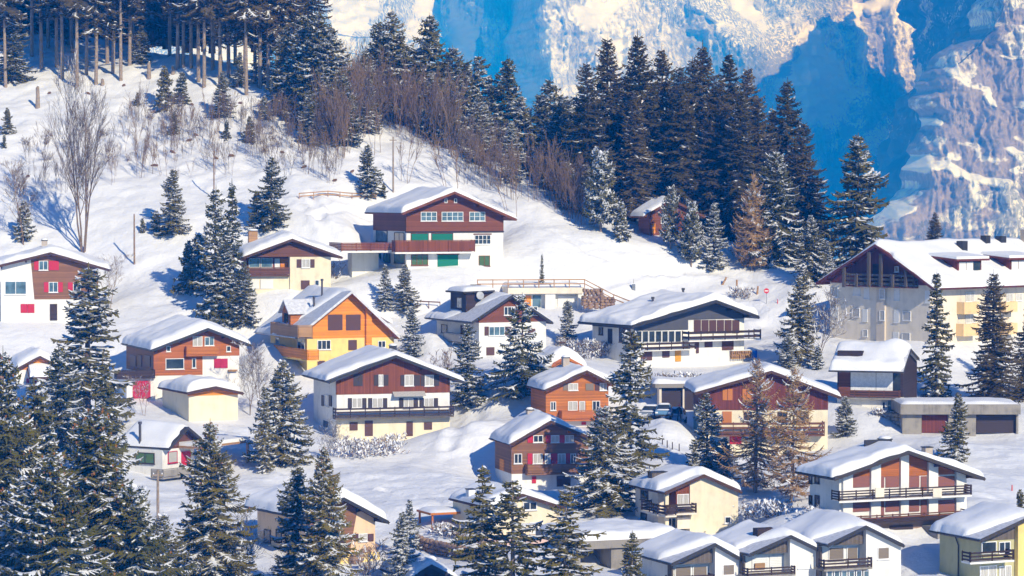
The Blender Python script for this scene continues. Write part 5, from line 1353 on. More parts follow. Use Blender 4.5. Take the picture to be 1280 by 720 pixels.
T('bare0', 29, 206, 306, 'slender bare tree at the far left above the red-shuttered chalet'); T('bare1', 312, 445, 520, 'bare tree right of the shed with the orange gable'); T('bare0', 325, 430, 512, 'taller bare tree behind it, beside the yellow house')
T('bare1', 1020, 372, 455, 'bare tree on the snow left of the apartment block'); T('bare1', 402, 530, 578, 'brown bare shrub beside the frosted hedge', wide=1.2); T('bare0', 180, 470, 520, 'bare sapling before the crimson garage door')
T('bare0', 137, 320, 385, 'thin bare tree right of the red-shuttered chalet'); T('bush1', 412, 320, 352, 'leafless bush at the right wall of the cream chalet'); T('bush0', 558, 432, 470, 'brown bush under the balcony of the white dormer house')
for i, (x, a, b, k, lab) in enumerate([(225, 668, 735, 'bare1', 'snow-dusted bare bush at the bottom left of the dark full spruce'), (312, 650, 735, 'bare1', 'snow-dusted bare bush between the dark full spruce and the peach house'), (345, 690, 745, 'bare1', 'pale frosted bush at the bottom below the peach house'), (455, 672, 720, 'bush2', 'snowy twigs at the right foot of the peach house')]):
    T(k, x, a, b, lab, wide=1.3)
# ---- the dark grove on the right
for i, (x, a, b, k) in enumerate([(735, 76, 272, 'd1'), (757, 44, 274, 'd0'), (772, 96, 276, 'd2'), (786, 84, 282, 'd1'), (805, 40, 288, 'd0'), (818, 105, 285, 'd3'), (830, 58, 292, 'd2'), (848, 80, 296, 'd1'), (866, 74, 300, 'd3'), (880, 54, 302, 'd0'), (897, 95, 303, 'd1'),
                              (913, 64, 306, 'd2'), (930, 84, 312, 'd3'), (948, 120, 318, 'd1'), (985, 100, 332, 'd3'), (965, 135, 326, 'd0'), (1003, 150, 338, 'd1'), (1020, 225, 345, 'd3'), (720, 120, 262, 's2'), (792, 110, 270, 'd2'), (842, 100, 280, 'd0'), (889, 110, 290, 'd1'), (925, 110, 300, 'd0')]):
    T(k, x, a, b, 'tall dark spruce in the dense grove above the brown cabin', 'dark spruces of the grove', D=(404 + (i * 7) % 22), wide=1.35)
# ---- snowy spruces along the crest
for i, (x, a, b, k) in enumerate([(690, 62, 222, 's2'), (676, 78, 215, 's0'), (704, 118, 240, 'w0'), (690, 150, 232, 'f0'), (634, 50, 200, 's0'), (652, 90, 205, 's3'), (600, 54, 190, 's1'), (617, 96, 195, 's3'), (566, 40, 170, 'w0'), (583, 58, 176, 's3'), (552, 70, 165, 's0'), (536, -4, 150, 's2'),
                              (490, -4, 138, 's4'), (474, 14, 136, 's0'), (500, 30, 140, 's1'), (455, 62, 150, 's2'), (415, 32, 165, 's3'), (397, 12, 160, 's0'), (378, 16, 150, 's1'), (430, 92, 178, 's2'), (404, 48, 160, 's4'), (360, 30, 140, 's0'), (720, 170, 250, 'w0'), (663, 168, 222, 'f1'), (735, 205, 268, 'w1'), (598, 120, 205, 's3'), (640, 150, 226, 'f0'), (565, 110, 185, 's0'), (540, 90, 172, 's3'), (460, 96, 165, 's1'), (710, 200, 262, 's0')]):
    T(k, x, a, b, 'snow-streaked spruce in the belt along the crest', 'spruces along the crest')
# ---- tall bare-stemmed pines, upper left
for i, (x, b) in enumerate([(7, 109), (52, 87), (71, 84), (78, 99), (96, 109), (108, 94), (120, 106), (134, 79), (141, 92), (151, 101), (162, 82), (166, 67), (222, 87), (229, 84), (239, 86), (248, 102), (266, 88), (286, 96), (294, 82), (308, 119), (319, 101), (325, 90), (346, 84), (352, 84), (40, 70), (90, 66), (150, 66), (212, 70), (255, 68), (275, 64), (305, 66), (335, 62), (60, 60), (120, 60)]):
    T('p%d' % (i % 4), x, b - 215 - (i * 37) % 30, b, 'tall bare-stemmed pine of the wood in the top left corner', 'pines of the top left wood')
for i in range(38):      # spruces standing deeper in the same wood
    x = -10 + i * 10.5 + trnd.uniform(-4, 4); b = trnd.uniform(40, 62)
    T('d%d' % (i % 4), x, b - trnd.uniform(110, 190), b, 'dark spruce deep in the wood behind the bare-stemmed pines', 'spruces deep in the top left wood', wide=1.4, D=trnd.uniform(466, 520))
for x, a, b, k in [(16, 20, 104, 's2'), (178, 30, 80, 's0'), (330, 20, 104, 's1'), (300, 64, 108, 's0')]:
    T(k, x, a, b, 'snow-dusted spruce standing among the bare-stemmed pines', 'spruces among the pines')
for x, a, b, k in [(206, 82, 137, 'y0'), (228, 90, 130, 'y1'), (218, 138, 168, 'y0'), (277, 88, 147, 's0'), (283, 150, 174, 'y0'), (312, 145, 178, 'y1'), (350, 74, 130, 's2'), (363, 118, 152, 'y0'), (387, 112, 180, 's0'), (10, 134, 168, 'y0'), (5, 168, 185, 'y0'), (402, 70, 165, 's3'), (436, 118, 182, 's0'), (172, 115, 132, 'y1'), (330, 120, 150, 'y2'), (30, 250, 300, 'y2')]:
    T(k, x, a, b, 'young dark spruce on the snow slope below the wood', 'young spruces on the upper slope')
# ---- saplings and scrub
sr = random.Random(21)
def scatter(n, fx, kinds, h0, h1, label, group):
    for i in range(n):
        x, b = fx()
        hh = sr.uniform(h0, h1)
        T(sr.choice(kinds), x, b - hh, b, label, group, wide=sr.uniform(.8, 1.2))
def along(pts, spread):
    def f():
        k = sr.uniform(0, len(pts) - 1.001); i = int(k); t = k - i
        return pts[i][0] + (pts[i + 1][0] - pts[i][0]) * t + sr.gauss(0, 3), pts[i][1] + (pts[i + 1][1] - pts[i][1]) * t + sr.uniform(-spread, spread)
    return f
SAP = ['sap0', 'sap1', 'sap2', 'sap3', 'sap4']
scatter(85, along([(425, 160), (470, 152), (520, 160), (560, 182)], 16), SAP, 50, 88, 'slim leafless sapling in the brown thicket on the crest', 'saplings of the crest thicket')
scatter(60, along([(560, 205), (620, 225), (680, 246), (730, 270)], 18), SAP, 32, 72, 'leafless sapling in the scrub above the dark red chalet', 'saplings above the dark red chalet')
scatter(125, along([(20, 210), (120, 195), (230, 190), (330, 180), (420, 195)], 40), SAP, 18, 48, 'thin leafless shrub on the open snow slope', 'shrubs on the open slope')
scatter(26, along([(20, 215), (120, 185), (230, 190), (330, 170), (420, 195)], 45), ['bush0', 'bush1', 'bush2'], 8, 17, 'low tuft of bare twigs on the open snow slope', 'twig tufts on the open slope')
scatter(22, along([(375, 160), (410, 180), (440, 190)], 14), SAP, 45, 80, 'leafless sapling among the spruces right of the pines', 'saplings beside the pines')
for px, yb, hh, lab in [(470, 192, 66, 'thin leafless tree on the slope above the lone spruce'), (505, 228, 60, 'bare thin tree left above the dark red chalet'), (565, 240, 70, 'bushy bare tree right above the dark red chalet'), (640, 270, 60, 'bare tree on the snow right of the dark red chalet roof')]:
    T('sap%d' % (px % 5), px, yb - hh, yb, lab, wide=1.3)
# ------------------------------------------------------------------ garages, walls, fences and small things
def snowcap(h, u0, u1, t0, t1, v, T=.5, name='roof_snow', seed=0, rr=.7, par=None, slump=0):
    nu, nv = max(12, int((u1 - u0) / .35)), max(10, int((t1 - t0) / .35))
    X, Y = np.meshgrid(np.linspace(0, 1, nu) ** 1, np.linspace(0, 1, nv), indexing='ij')
    U = u0 + (u1 - u0) * X; Tt = t0 + (t1 - t0) * Y
    q = lambda d: np.sqrt(np.clip(1 - (1 - np.clip(d / rr, 0, 1)) ** 2, 0, 1))
    e = q(np.minimum(U - u0, u1 - U)) * q(Tt - t0) * q(t1 - Tt)
    Z = v + .004 + e * T * (1 + .5 * fbm(U / 3 + seed, Tt / 3, 3))
    return link(name, np_mesh(name, np.stack([U, Tt, Z], -1).reshape(-1, 3), grid_faces(nu, nv), [M['roofsnow']], smooth=True), par or h.root)
# carport under the fence
h = HS['carport']; h.root = tag(empty('garage', h.O, h.th), 'white flat-roofed garage under a wooden rail fence, below the dark red chalet', 'garage'); h.vdn = -2
vt = h.uv(684, 358)[1]; vp = h.uv(684, 367)[1]
MB().box(-.6, h.W + .3, -.6, h.L, vp, vt - .15).build('roof', M['greige'], h.root); MB().box(0, h.W, .6, h.L, h.vdn, vp - .002).build('wall', M['white'], h.root)
u, _ = h.uv(684, 380); MB().box(u - .3, u + 1.0, -.4, .6, h.vdn, vp - .002).build('pillar', M['white'], h.root); MB().box(h.W - .5, h.W, -.4, .6, h.vdn, vp - .002).build('pillar', M['white'], h.root)
panel(h, 'door', 'glassskytint', 666, 369, 676, 384, off=-.55); panel(h, 'garage_door', 'swhite', 697, 370, 722, 384, off=-.55); panel(h, 'door', 'worange', 655, 369.5, 664, 384, off=-.55)
snowcap(h, -.5, h.W + .2, .2, h.L + 1, vt - .15, .55, seed=3)
def railfence(pts, hgt, mat, label, n=2, post=.12, step=2.0, group=None, name='wooden_fence', lift=0.0):
    """pts: world points along the foot of the fence"""
    ro = tag(empty(name, pts[0]), label, 'fence', group); o0 = Vector(pts[0])
    for a, b in zip(pts[:-1], pts[1:]):
        a = Vector(a) - o0; b = Vector(b) - o0; ln = (b - a).length; k = max(1, round(ln / step))
        for i in range(k + (1 if b == Vector(pts[-1]) - o0 else 0)):
            p = a.lerp(b, i / k); MB().box(p.x - post / 2, p.x + post / 2, p.y - post / 2, p.y + post / 2, p.z - .8, p.z + hgt).build('post', M[mat], ro)
        d = (b - a).normalized(); sd = Vector((-d.y, d.x, 0)).normalized() * .04
        for j in range(n):
            z = hgt * (j + 1) / n - .08; q = Vector((0, 0, z)); w_ = Vector((0, 0, .14)); f = Vector((-sd.x, -sd.y, 0)).normalized() * (-post * .5 - .01)
            A, B = a + q - f * -1, b + q - f * -1
            MB().hexa([A - sd - w_ * .5, B - sd - w_ * .5, B + sd - w_ * .5, A + sd - w_ * .5, A - sd + w_ * .5, B - sd + w_ * .5, B + sd + w_ * .5, A + sd + w_ * .5]).build('rail', M[mat], ro)
    return ro
gp = lambda px, py: tuple(hit(px, py)[0])
railfence([tuple(h.world(-4.5, -.5, vt - .1)), tuple(h.world(h.W + .3, -.5, vt - .1)), tuple(at(767, 378, 371)), tuple(at(787, 386, 370))], 1.05, 'wpale', 'brown wooden rail fence above the white garage, sloping down at its right end', 2)
# rough stone wall right of it
def stones(name, label, mat, foot, hgt, r0, seed, cat='stone wall', depth=.5):
    ro = empty(name, foot[0]); tag(ro, label, cat); r = random.Random(seed); o0 = Vector(foot[0]); mb = MB()
    n = len(foot) - 1
    for a, b in zip(foot[:-1], foot[1:]):
        a = Vector(a) - o0; b = Vector(b) - o0; L_ = (b - a).length
        row = 0; z = 0
        while z < hgt:
            x = -r.random() * r0
            while x < L_:
                w_ = r0 * r.uniform(.8, 1.9); hh = r0 * r.uniform(.75, 1.05)
                p = a.lerp(b, min(1, max(0, (x + w_ / 2) / L_))); c = (p.x, p.y + r.uniform(-.1, .1), p.z + z + hh / 2)
                k = 7; n0 = len(mb.v)
                for lat, rr in ((-.5, .6), (-.2, 1), (.25, 1), (.5, .55)):
                    for j in range(k):
                        t = 6.283 * j / k; q = r.uniform(.85, 1.05)
                        mb.v.append((c[0] + math.cos(t) * w_ * .55 * rr * q, c[1] + math.sin(t) * depth * rr * q, c[2] + lat * hh * 1.1))
                for i in range(3):
                    for j in range(k): mb.f.append((n0 + i * k + j, n0 + i * k + (j + 1) % k, n0 + (i + 1) * k + (j + 1) % k, n0 + (i + 1) * k + j))
                mb.f.append(tuple(n0 + 3 * k + j for j in range(k))); mb.f.append(tuple(n0 + k - 1 - j for j in range(k)))
                x += w_
            z += r0 * .85
    mb.build('stonework', mat, ro); return ro
A = at(730, 386, 368.5); B = at(752, 386, 369); C_ = at(766, 386, 370)
stones('stone_wall', 'rough brown boulder wall beside the white garage under the rail fence', M['stone'], [tuple(A), tuple(B)], 2.4, .5, 4)
stones('stone_wall', 'lower end of the boulder wall, stepping down towards the slate gabled house', M['stone'], [tuple(B), tuple(C_)], 1.3, .45, 5)
# concrete garages at the right
h = HS['garages']; h.root = tag(empty('garage_block', h.O, h.th), 'long concrete garage block with brown doors and flat snowy roof, right', 'garage'); h.vdn = -1.5
vt = h.uv(1200, 505)[1]; vp = h.uv(1200, 517.5)[1]
MB().box(-.3, h.W + .2, -.7, h.L, vp, vt).build('roof', M['concrete'], h.root)
for a, b in ((1128, 1152), (1185.5, 1220), (1270.5, 1273)):
    u0 = h.uv(a, 530)[0]; u1 = h.uv(b, 530)[0]; MB().box(u0, u1, 0, h.L, h.vdn, vp - .002).build('wall', M['concrete'], h.root)
u0 = h.uv(1152, 530)[0]; MB().box(u0, h.W - .3, 1.4, h.L - .1, h.vdn, vp - .003).build('back_wall', M['concrete'], h.root)
panel(h, 'garage_door', 'wmaroon', 1152.3, 519, 1185.2, 541, off=-.5); panel(h, 'garage_door', 'gdoor', 1220.3, 519, 1270, 541.5, off=-.5)
snowcap(h, -.2, h.W + .1, -.5, h.L - .1, vt, .28, seed=5)
stones('stone_wall', 'low stone wall and steps beside the small dark house entrance', M['concrete'], [tuple(at(1104, 529, 317)), tuple(at(1127, 532, 314))], .9, .5, 9)
# flat snowy garage at the bottom
h = HS['flatgar']; h.root = tag(empty('garage', h.O, h.th), 'concrete garage with deep flat snow roof below the cream corner-balcony house', 'garage'); h.vdn = -2
vt = h.uv(805, 673)[1]
MB().box(-3.3, h.W + .4, -.3, h.L + 3, vt - .7, vt).build('roof', M['concrete'], h.root); MB().box(-3.2, -2.8, .2, h.L, h.vdn, vt - .702).build('wall', M['concrete'], h.root); MB().box(0, 1.2, 0, h.L, h.vdn, vt - .702).build('wall', M['concrete'], h.root); MB().box(h.W - 2.5, h.W, 0, h.L, h.vdn, vt - .702).build('wall', M['concrete'], h.root)
MB().box(1.2, h.W - 2.5, 1.0, h.L - .1, h.vdn, vt - .703).build('garage_door', M['gdoor'], h.root)
snowcap(h, -3.2, h.W + .3, -.2, h.L + 3, vt, .75, seed=6, rr=1.2)
# shelter left of the pale cream house
p = at(548, 664, 270); ro = tag(empty('open_shelter', p, R(24)), 'flat-roofed open shelter with red-brown posts beside the pale cream house', 'shelter')
MB().box(-.9, 3.0, -.3, 3.2, 1.55, 1.75).build('roof', M['wrust'], ro)
for x, y in ((-.7, -.1), (2.8, -.1), (-.7, 3.0), (2.8, 3.0)): MB().box(x, x + .16, y, y + .16, -1.5, 1.548).build('post', M['wrust'], ro)
class _h: root = None
snowcap(_h, -.85, 2.95, -.25, 3.15, 1.75, .25, seed=2, par=ro)
# garage with cars
h = HS['cargar']; h.root = tag(empty('garage', h.O, h.th), 'dark double garage dug into the bank under a snowy hedge, behind the cars', 'garage'); h.vdn = -1.5
vt = h.uv(850, 479.5)[1]; vp = h.uv(850, 484.5)[1]
MB().box(-.4, h.W + .4, -.3, 2, vp, vt).build('lintel', M['concrete'], h.root)
for a, b in ((824, 827), (853.5, 855.5), (882, 885)): u0 = h.uv(a, 500)[0]; u1 = h.uv(b, 500)[0]; MB().box(u0, u1, 0, 1.5, h.vdn, vp - .002).build('pillar', M['greige'], h.root)
panel(h, 'garage_door', 'gdoor', 827, 484, 853.5, 517, off=-.4); panel(h, 'garage_door', 'gdoor', 855.5, 484, 882, 517, off=-.4)
snowcap(h, -.6, h.W + .6, -.2, h.L + 1.5, vt, .45, seed=8)
# cars
def car(px, py, D, rz, paint, label, snow=True, sz=1.0):
    p, ok = at(px, py, D), 0
    p[2] = float(g(p[0], p[1])) + .02
    ro = tag(empty('parked_car', p, rz), label, 'car', 'parked cars')
    prof = [(-2.0, .35), (-2.05, .75), (-1.85, .95), (-.95, 1.02), (-.35, 1.48), (.95, 1.5), (1.7, 1.05), (2.0, .95), (2.05, .4)]   # nose at -x
    V_ = []; Fc = []
    ws = [(.80, .0), (.86, .0), (.85, .02), (.84, .03), (.64, .1), (.64, .1), (.80, .04), (.82, .02), (.78, .0)]
    mb = MB(); n = len(prof)
    for sgn in (-1, 1):
        for (x, z), (wd, _) in zip(prof, ws): mb.v.append((x * sz, sgn * wd * sz, z * sz))
    for i in range(n - 1): mb.f.append((i, i + 1, n + i + 1, n + i))
    mb.f.append(tuple(range(n - 1, -1, -1))); mb.f.append(tuple(range(n, 2 * n))); mb.f.append((n - 1, 0, n, 2 * n - 1))
    body = mb.build('body', M[paint], ro)
    b = body.modifiers.new('b', 'BEVEL'); b.width = .06; b.segments = 2
    e = .012
    MB().quad((-.98 * sz, -.76 * sz, 1.03 * sz + e), (-.98 * sz, .76 * sz, 1.03 * sz + e), (-.38 * sz, .58 * sz, 1.46 * sz + e), (-.38 * sz, -.58 * sz, 1.46 * sz + e)).build('windscreen', M['glass'], ro)
    MB().quad((1.0 * sz, .58 * sz, 1.48 * sz + e), (1.62 * sz, .72 * sz, 1.12 * sz + e), (1.62 * sz, -.72 * sz, 1.12 * sz + e), (1.0 * sz, -.58 * sz, 1.48 * sz + e)).build('rear_window', M['glass'], ro)
    for s_ in (-1, 1):
        MB().quad((-.75 * sz, s_ * .83 * sz, 1.06 * sz), (1.45 * sz, s_ * .83 * sz, 1.06 * sz), (.9 * sz, s_ * .69 * sz, 1.42 * sz), (-.32 * sz, s_ * .69 * sz, 1.42 * sz)).build('side_window', M['glass'], ro)
        for x in (-1.3, 1.3):
            w_ = MB().tube([(x * sz, s_ * .66 * sz, .32 * sz), (x * sz, s_ * .88 * sz, .32 * sz)], [.32 * sz, .32 * sz], 14).build('wheel', M['tyre'], ro)
            MB().tube([(x * sz, s_ * .881 * sz, .32 * sz), (x * sz, s_ * .9 * sz, .32 * sz)], [.19 * sz, .18 * sz], 12).build('rim', M['metal'], w_)
        MB().box(-2.09 * sz, -2.0 * sz, s_ * .68 * sz - .14, s_ * .68 * sz + .14, .68 * sz, .84 * sz).build('headlight', M['frame'], ro)
        MB().box(2.0 * sz, 2.07 * sz, s_ * .7 * sz - .1, s_ * .7 * sz + .1, .7 * sz, .92 * sz).build('tail_light', M['lampred'], ro)
        MB().box(-.75 * sz, -.6 * sz, s_ * .92 * sz - .08, s_ * .92 * sz + .08, 1.0 * sz, 1.13 * sz).build('mirror', M['dark'], ro)
    MB().box(-2.1 * sz, -2.0 * sz, -.75 * sz, .75 * sz, .36 * sz, .55 * sz).build('bumper', M['dark'], ro)
    if snow:
        snowcap(_h, -.3 * sz, .95 * sz, -.6 * sz, .6 * sz, 1.5 * sz, .16, 'roof_snow', 4, .25, ro)
        snowcap(_h, -1.85 * sz, -.98 * sz, -.72 * sz, .72 * sz, 1.0 * sz, .10, 'bonnet_snow', 7, .25, ro)
    return ro
car(813, 514, 313, R(75), 'cargrey', 'snow-dusted grey car, leftmost before the dark double garage')
car(830, 514, 311.5, R(84), 'carblue', 'blue-grey car facing the viewer with snow on its bonnet, middle of three')
car(845, 510, 316.5, R(80), 'carwhite', 'tall pale car behind the standing person, before the garage door', sz=1.15)
# the person by the cars, shovelling
p = at(849, 514, 311); p[2] = float(g(p[0], p[1]))
pr_ = tag(empty('person', p, R(15)), 'person in dark winter clothes standing beside the cars holding a shovel', 'person')
def skin(name, verts, edges, rad, mat, parent, root=0, sub=2):
    me = bpy.data.meshes.new(name); me.from_pydata(verts, edges, []); me.update(); me.materials.append(mat)
    o = link(name, me, parent); o.modifiers.new('skin', 'SKIN'); s_ = o.modifiers.new('sub', 'SUBSURF'); s_.levels = sub; s_.render_levels = sub
    for v_, r_ in zip(me.skin_vertices[0].data, rad): v_.radius = (r_, r_) if not isinstance(r_, tuple) else r_
    me.skin_vertices[0].data[root].use_root = True
    return o
vs = [(0, 0, .92), (0, .01, 1.15), (0, 0, 1.38), (0, -.02, 1.5), (0, -.05, 1.64), (.10, 0, .86), (.12, -.05, .48), (.12, 0, .08), (.12, -.16, .05), (-.10, 0, .86), (-.13, .04, .48), (-.14, .1, .08), (-.14, -.06, .05),
      (.19, 0, 1.38), (.25, -.06, 1.12), (.14, -.28, .98), (-.19, 0, 1.38), (-.26, -.1, 1.14), (-.1, -.32, 1.08), (.09, -.34, .96), (-.05, -.37, 1.07)]
es = [(0, 1), (1, 2), (2, 3), (3, 4), (0, 5), (5, 6), (6, 7), (7, 8), (0, 9), (9, 10), (10, 11), (11, 12), (2, 13), (13, 14), (14, 15), (15, 19), (2, 16), (16, 17), (17, 18), (18, 20)]
rs = [.15, .16, .16, .06, .105, .09, .065, .05, .045, .09, .065, .05, .045, .075, .052, .04, .075, .052, .04, .04, .04]
body = skin('body', vs, es, rs, M['cloth'], pr_)
MB().lathe([(.02, -.11), (.075, -.08), (.095, 0), (.09, .05), (.05, .1), (.01, .115)], (0, -.075, 1.64), 12).build('face', M['skin'], pr_, True)
MB().lathe([(.112, 0), (.115, .05), (.085, .11), (.02, .14)], (0, -.055, 1.665), 12).build('wool_hat', M['signred'], pr_, True)
sh = tag(empty('snow_shovel', p + np.array([.05, -.42, 0]), R(15)), 'snow shovel held by the person beside the cars', 'shovel')
MB().tube([(.22, .02, .2), (-.1, .05, 1.25)], [.018, .018], 8).build('handle', M['wpale'], sh); MB().box(.02, .46, -.03, .03, -.02, .28).build('blade', M['carblue'], sh)
# poles
def pole(px, yt, yb, label, r=.11, mat='twig', arm=False, cat='pole', name='utility_pole'):
    p, _ = hit(px, yb); hg = (yb - yt) * p[1] / F
    ro = tag(empty(name, p), label, cat); MB().tube([(0, 0, -1), (0, 0, hg * .5), (0, 0, hg)], [r * 1.1, r, r * .8], 8).build('shaft', M[mat], ro)
    if arm:
        MB().box(-.5, .5, -.05, .05, hg - .55, hg - .42).build('crossarm', M[mat], ro)
        for x in (-.4, .4): MB().lathe([(.05, 0), (.06, .08), (.03, .14)], (x, 0, hg - .419), 8).build('insulator', M['frame'], ro)
    return ro
pole(168, 268, 331, 'dark wooden utility pole alone on the snow right of the red-shuttered chalet'); pole(267.5, 189, 246, 'tall thin utility pole behind the slim pair of spruces', .09); pole(491.5, 171, 240, 'utility pole behind the ridge of the dark red chalet', .11, 'barkpine', True)
pole(197.5, 587, 665, 'pale wooden pole in the spruces below the low white house', .13, 'barkpine', True)
# fences, stakes, stumps
railfence([gp(374, 249), gp(410, 246), gp(440, 249), gp(470, 251)], .8, 'wpale', 'low pale wooden fence on the slope left of the dark red chalet roof', 2, .1, 2.2)
railfence([gp(522, 386), gp(550, 386)], .9, 'wbrown', 'dark low fence on the snow left of the white dormer house', 1, .1, 1.8)
railfence([gp(700, 437), gp(738, 441)], 1.0, 'wbrown', 'dark fence beside the hedge left of the slate gabled house', 2, .1, 1.8)
sr2 = random.Random(9)
for i, (px, yb, hpx, lab) in enumerate([(47, 135, 27, 'tall broken tree stump at the far upper left'), (186, 98, 20, 'pointed stump below the pines of the top left wood'), (128, 107, 8, 'short stump between the bare-stemmed pines'), (216, 93, 10, 'stump at the edge of the dark gap in the wood'), (276, 84, 14, 'stump among the right-hand pines')]):
    p, _ = hit(px, yb); hg = hpx * p[1] / F; r_ = .32 if hpx > 15 else .28
    ro = tag(empty('tree_stump', p), lab, 'stump')
    MB().tube([(0, 0, -.4), (0, 0, 0), (.05, 0, hg * .5), (0, 0, hg * .9), (.1, 0, hg)], [r_ * 1.5, r_ * 1.15, r_ * .9, r_ * .85, r_ * .45], 9).build('trunk', M['barkpine'], ro); MB().lathe([(r_ * .5, 0), (r_ * .4, .1), (.02, .14)], (.1, 0, hg), 8).build('snow_cap', M['roofsnow'], ro, True)
for px, yb in [(110, 118), (155, 108), (192, 141), (236, 177), (270, 199), (290, 196), (353, 192), (418, 227), (245, 170), (193, 208), (62, 118), (168, 63), (300, 130), (240, 132), (380, 210), (216, 192), (35, 222), (440, 216)]:
    p, _ = hit(px, yb); L_ = sr2.uniform(.5, 1.2); a = sr2.uniform(-.5, .5)
    o = MB().tube([(-L_ / 2 * math.cos(a), -L_ / 2 * math.sin(a), 0), (0, 0, .08), (L_ / 2 * math.cos(a), L_ / 2 * math.sin(a), .02)], [.16, .2, .14], 7).build('fallen_log', M['logwood'], None); o.location = tuple(p + np.array([0, 0, .10])); o.rotation_euler = (sr2.uniform(-.5, .5), sr2.uniform(-.6, .6), 0)
    tag(o, 'brown log or root end poking out of the snow slope', 'log', 'logs on the upper slope')
for i, (px, yt, yb, tilt, lab) in enumerate([(903, 345, 356, .5, 'leaning short wooden post on the bank below the golden larch'), (921, 350, 366, 0, 'upright wooden post right of the leaning one below the golden larch'), (946.5, 358, 368, .1, 'short post left of the red and white sign')]):
    p, _ = hit(px, yb); hg = (yb - yt) * p[1] / F; o = MB().tube([(0, 0, -.5), (0, 0, hg)], [.14, .12], 8).build('wooden_post', M['wpale'], None); o.location = tuple(p); o.rotation_euler = (0, tilt, 0); tag(o, lab, 'post')
for i, (px, yb) in enumerate([(828, 556), (834, 560), (840.5, 562), (849, 564)]):
    p, _ = hit(px, yb); o = MB().tube([(0, 0, -.4), (0, 0, .75)], [.06, .05], 6).build('garden_stake', M['wdark'], None); o.location = tuple(p); tag(o, 'thin dark stake in the shaded snow below the cars', 'stake', 'garden stakes')
p, _ = hit(958, 380); ro = tag(empty('road_sign', p), 'small round red and white road sign on a thin pole by the parked snow heap', 'road sign')
MB().tube([(0, 0, -.5), (0, 0, 1.9)], [.035, .035], 6).build('pole', M['metal'], ro); d_ = MB().tube([(0, -.06, 1.7), (0, -.03, 1.7)], [.34, .34], 18).build('disc', M['signred'], ro); MB().box(-.24, .24, -.068, -.061, 1.63, 1.77).build('bar', M['frame'], d_)
for px, yb, lab in ((972, 380, 'red snow marker right of the road sign'), (1265, 614, 'thin red marker in the snowfield above the olive house')):
    p, _ = hit(px, yb); o = MB().tube([(0, 0, -.3), (0, 0, .55)], [.07, .05], 6).build('snow_marker', M['redp'], None); o.location = tuple(p); tag(o, lab, 'marker')
p, _ = hit(792, 363); ro = tag(empty('utility_box', p), 'grey metal box with a thin rod standing on the open snow', 'utility box'); MB().box(-.22, .22, -.2, .2, -.4, .72).build('cabinet', M['metal'], ro); MB().box(-.26, .26, -.24, .24, .722, .8).build('lid', M['roofsnow'], ro); MB().tube([(0, 0, .8), (0, 0, 1.4)], [.025, .02], 5).build('rod', M['dark'], ro)
# barrel and woodpile by the slate house
h = HS['modern']
u0, u1, q0, q1 = rect(h, 'F', 940.3, 437.5, 945.6, 446, .5); r_ = (u1 - u0) / 2
b_ = tag(empty('barrel', h.world(u0 + r_, -.6, q0 - .1)), 'bright blue barrel at the right end of the woodpile', 'barrel'); MB().lathe([(r_ * .92, 0), (r_, .05), (r_, .4), (r_ * 1.05, .42), (r_, .45), (r_, .8), (r_ * .92, .86)], (0, 0, 0), 16).build('drum', M['bluebarrel'], b_, True); MB().lathe([(r_ * .9, 0), (r_ * .88, .04)], (0, 0, .862), 14).build('lid', M['bluebarrel'], b_)
u0, u1, q0, q1 = rect(h, 'F', 914, 437, 939, 447, .4); wp = tag(empty('woodpile', h.world(u0, -.35, q0 - .15), h.th), 'stack of split firewood against the slate gabled house', 'woodpile'); wr = random.Random(3)
mb = MB()
for i in range(11):
    for j in range(5): mb.tube([((u1 - u0) * (i + .5 + wr.uniform(-.1, .1)) / 11, -.25 + wr.uniform(-.05, .05), .1 + j * .19), ((u1 - u0) * (i + .5) / 11, .25, .1 + j * .19)], [.105, .105], 6)
mb.build('logs', M['wpale'], wp); snowcap(_h, 0, u1 - u0, -.25, .3, 1.0, .15, 'snow_cap', 3, .2, wp)
p, _ = hit(786.5, 672); p = at(786.5, 672, 259); ro = tag(empty('garden_lamp', p), 'small garden lamp with snow cap on the flat garage roof edge', 'lamp'); MB().tube([(0, 0, -1.2), (0, 0, .9)], [.05, .04], 6).build('post', M['dark'], ro); MB().lathe([(.12, 0), (.3, .12), (.3, .2), (.05, .3)], (0, 0, .9), 10).build('lamp_shade', M['worange'], ro); MB().lathe([(.3, 0), (.25, .14), (.02, .2)], (0, 0, 1.18), 10).build('snow_cap', M['roofsnow'], ro, True)
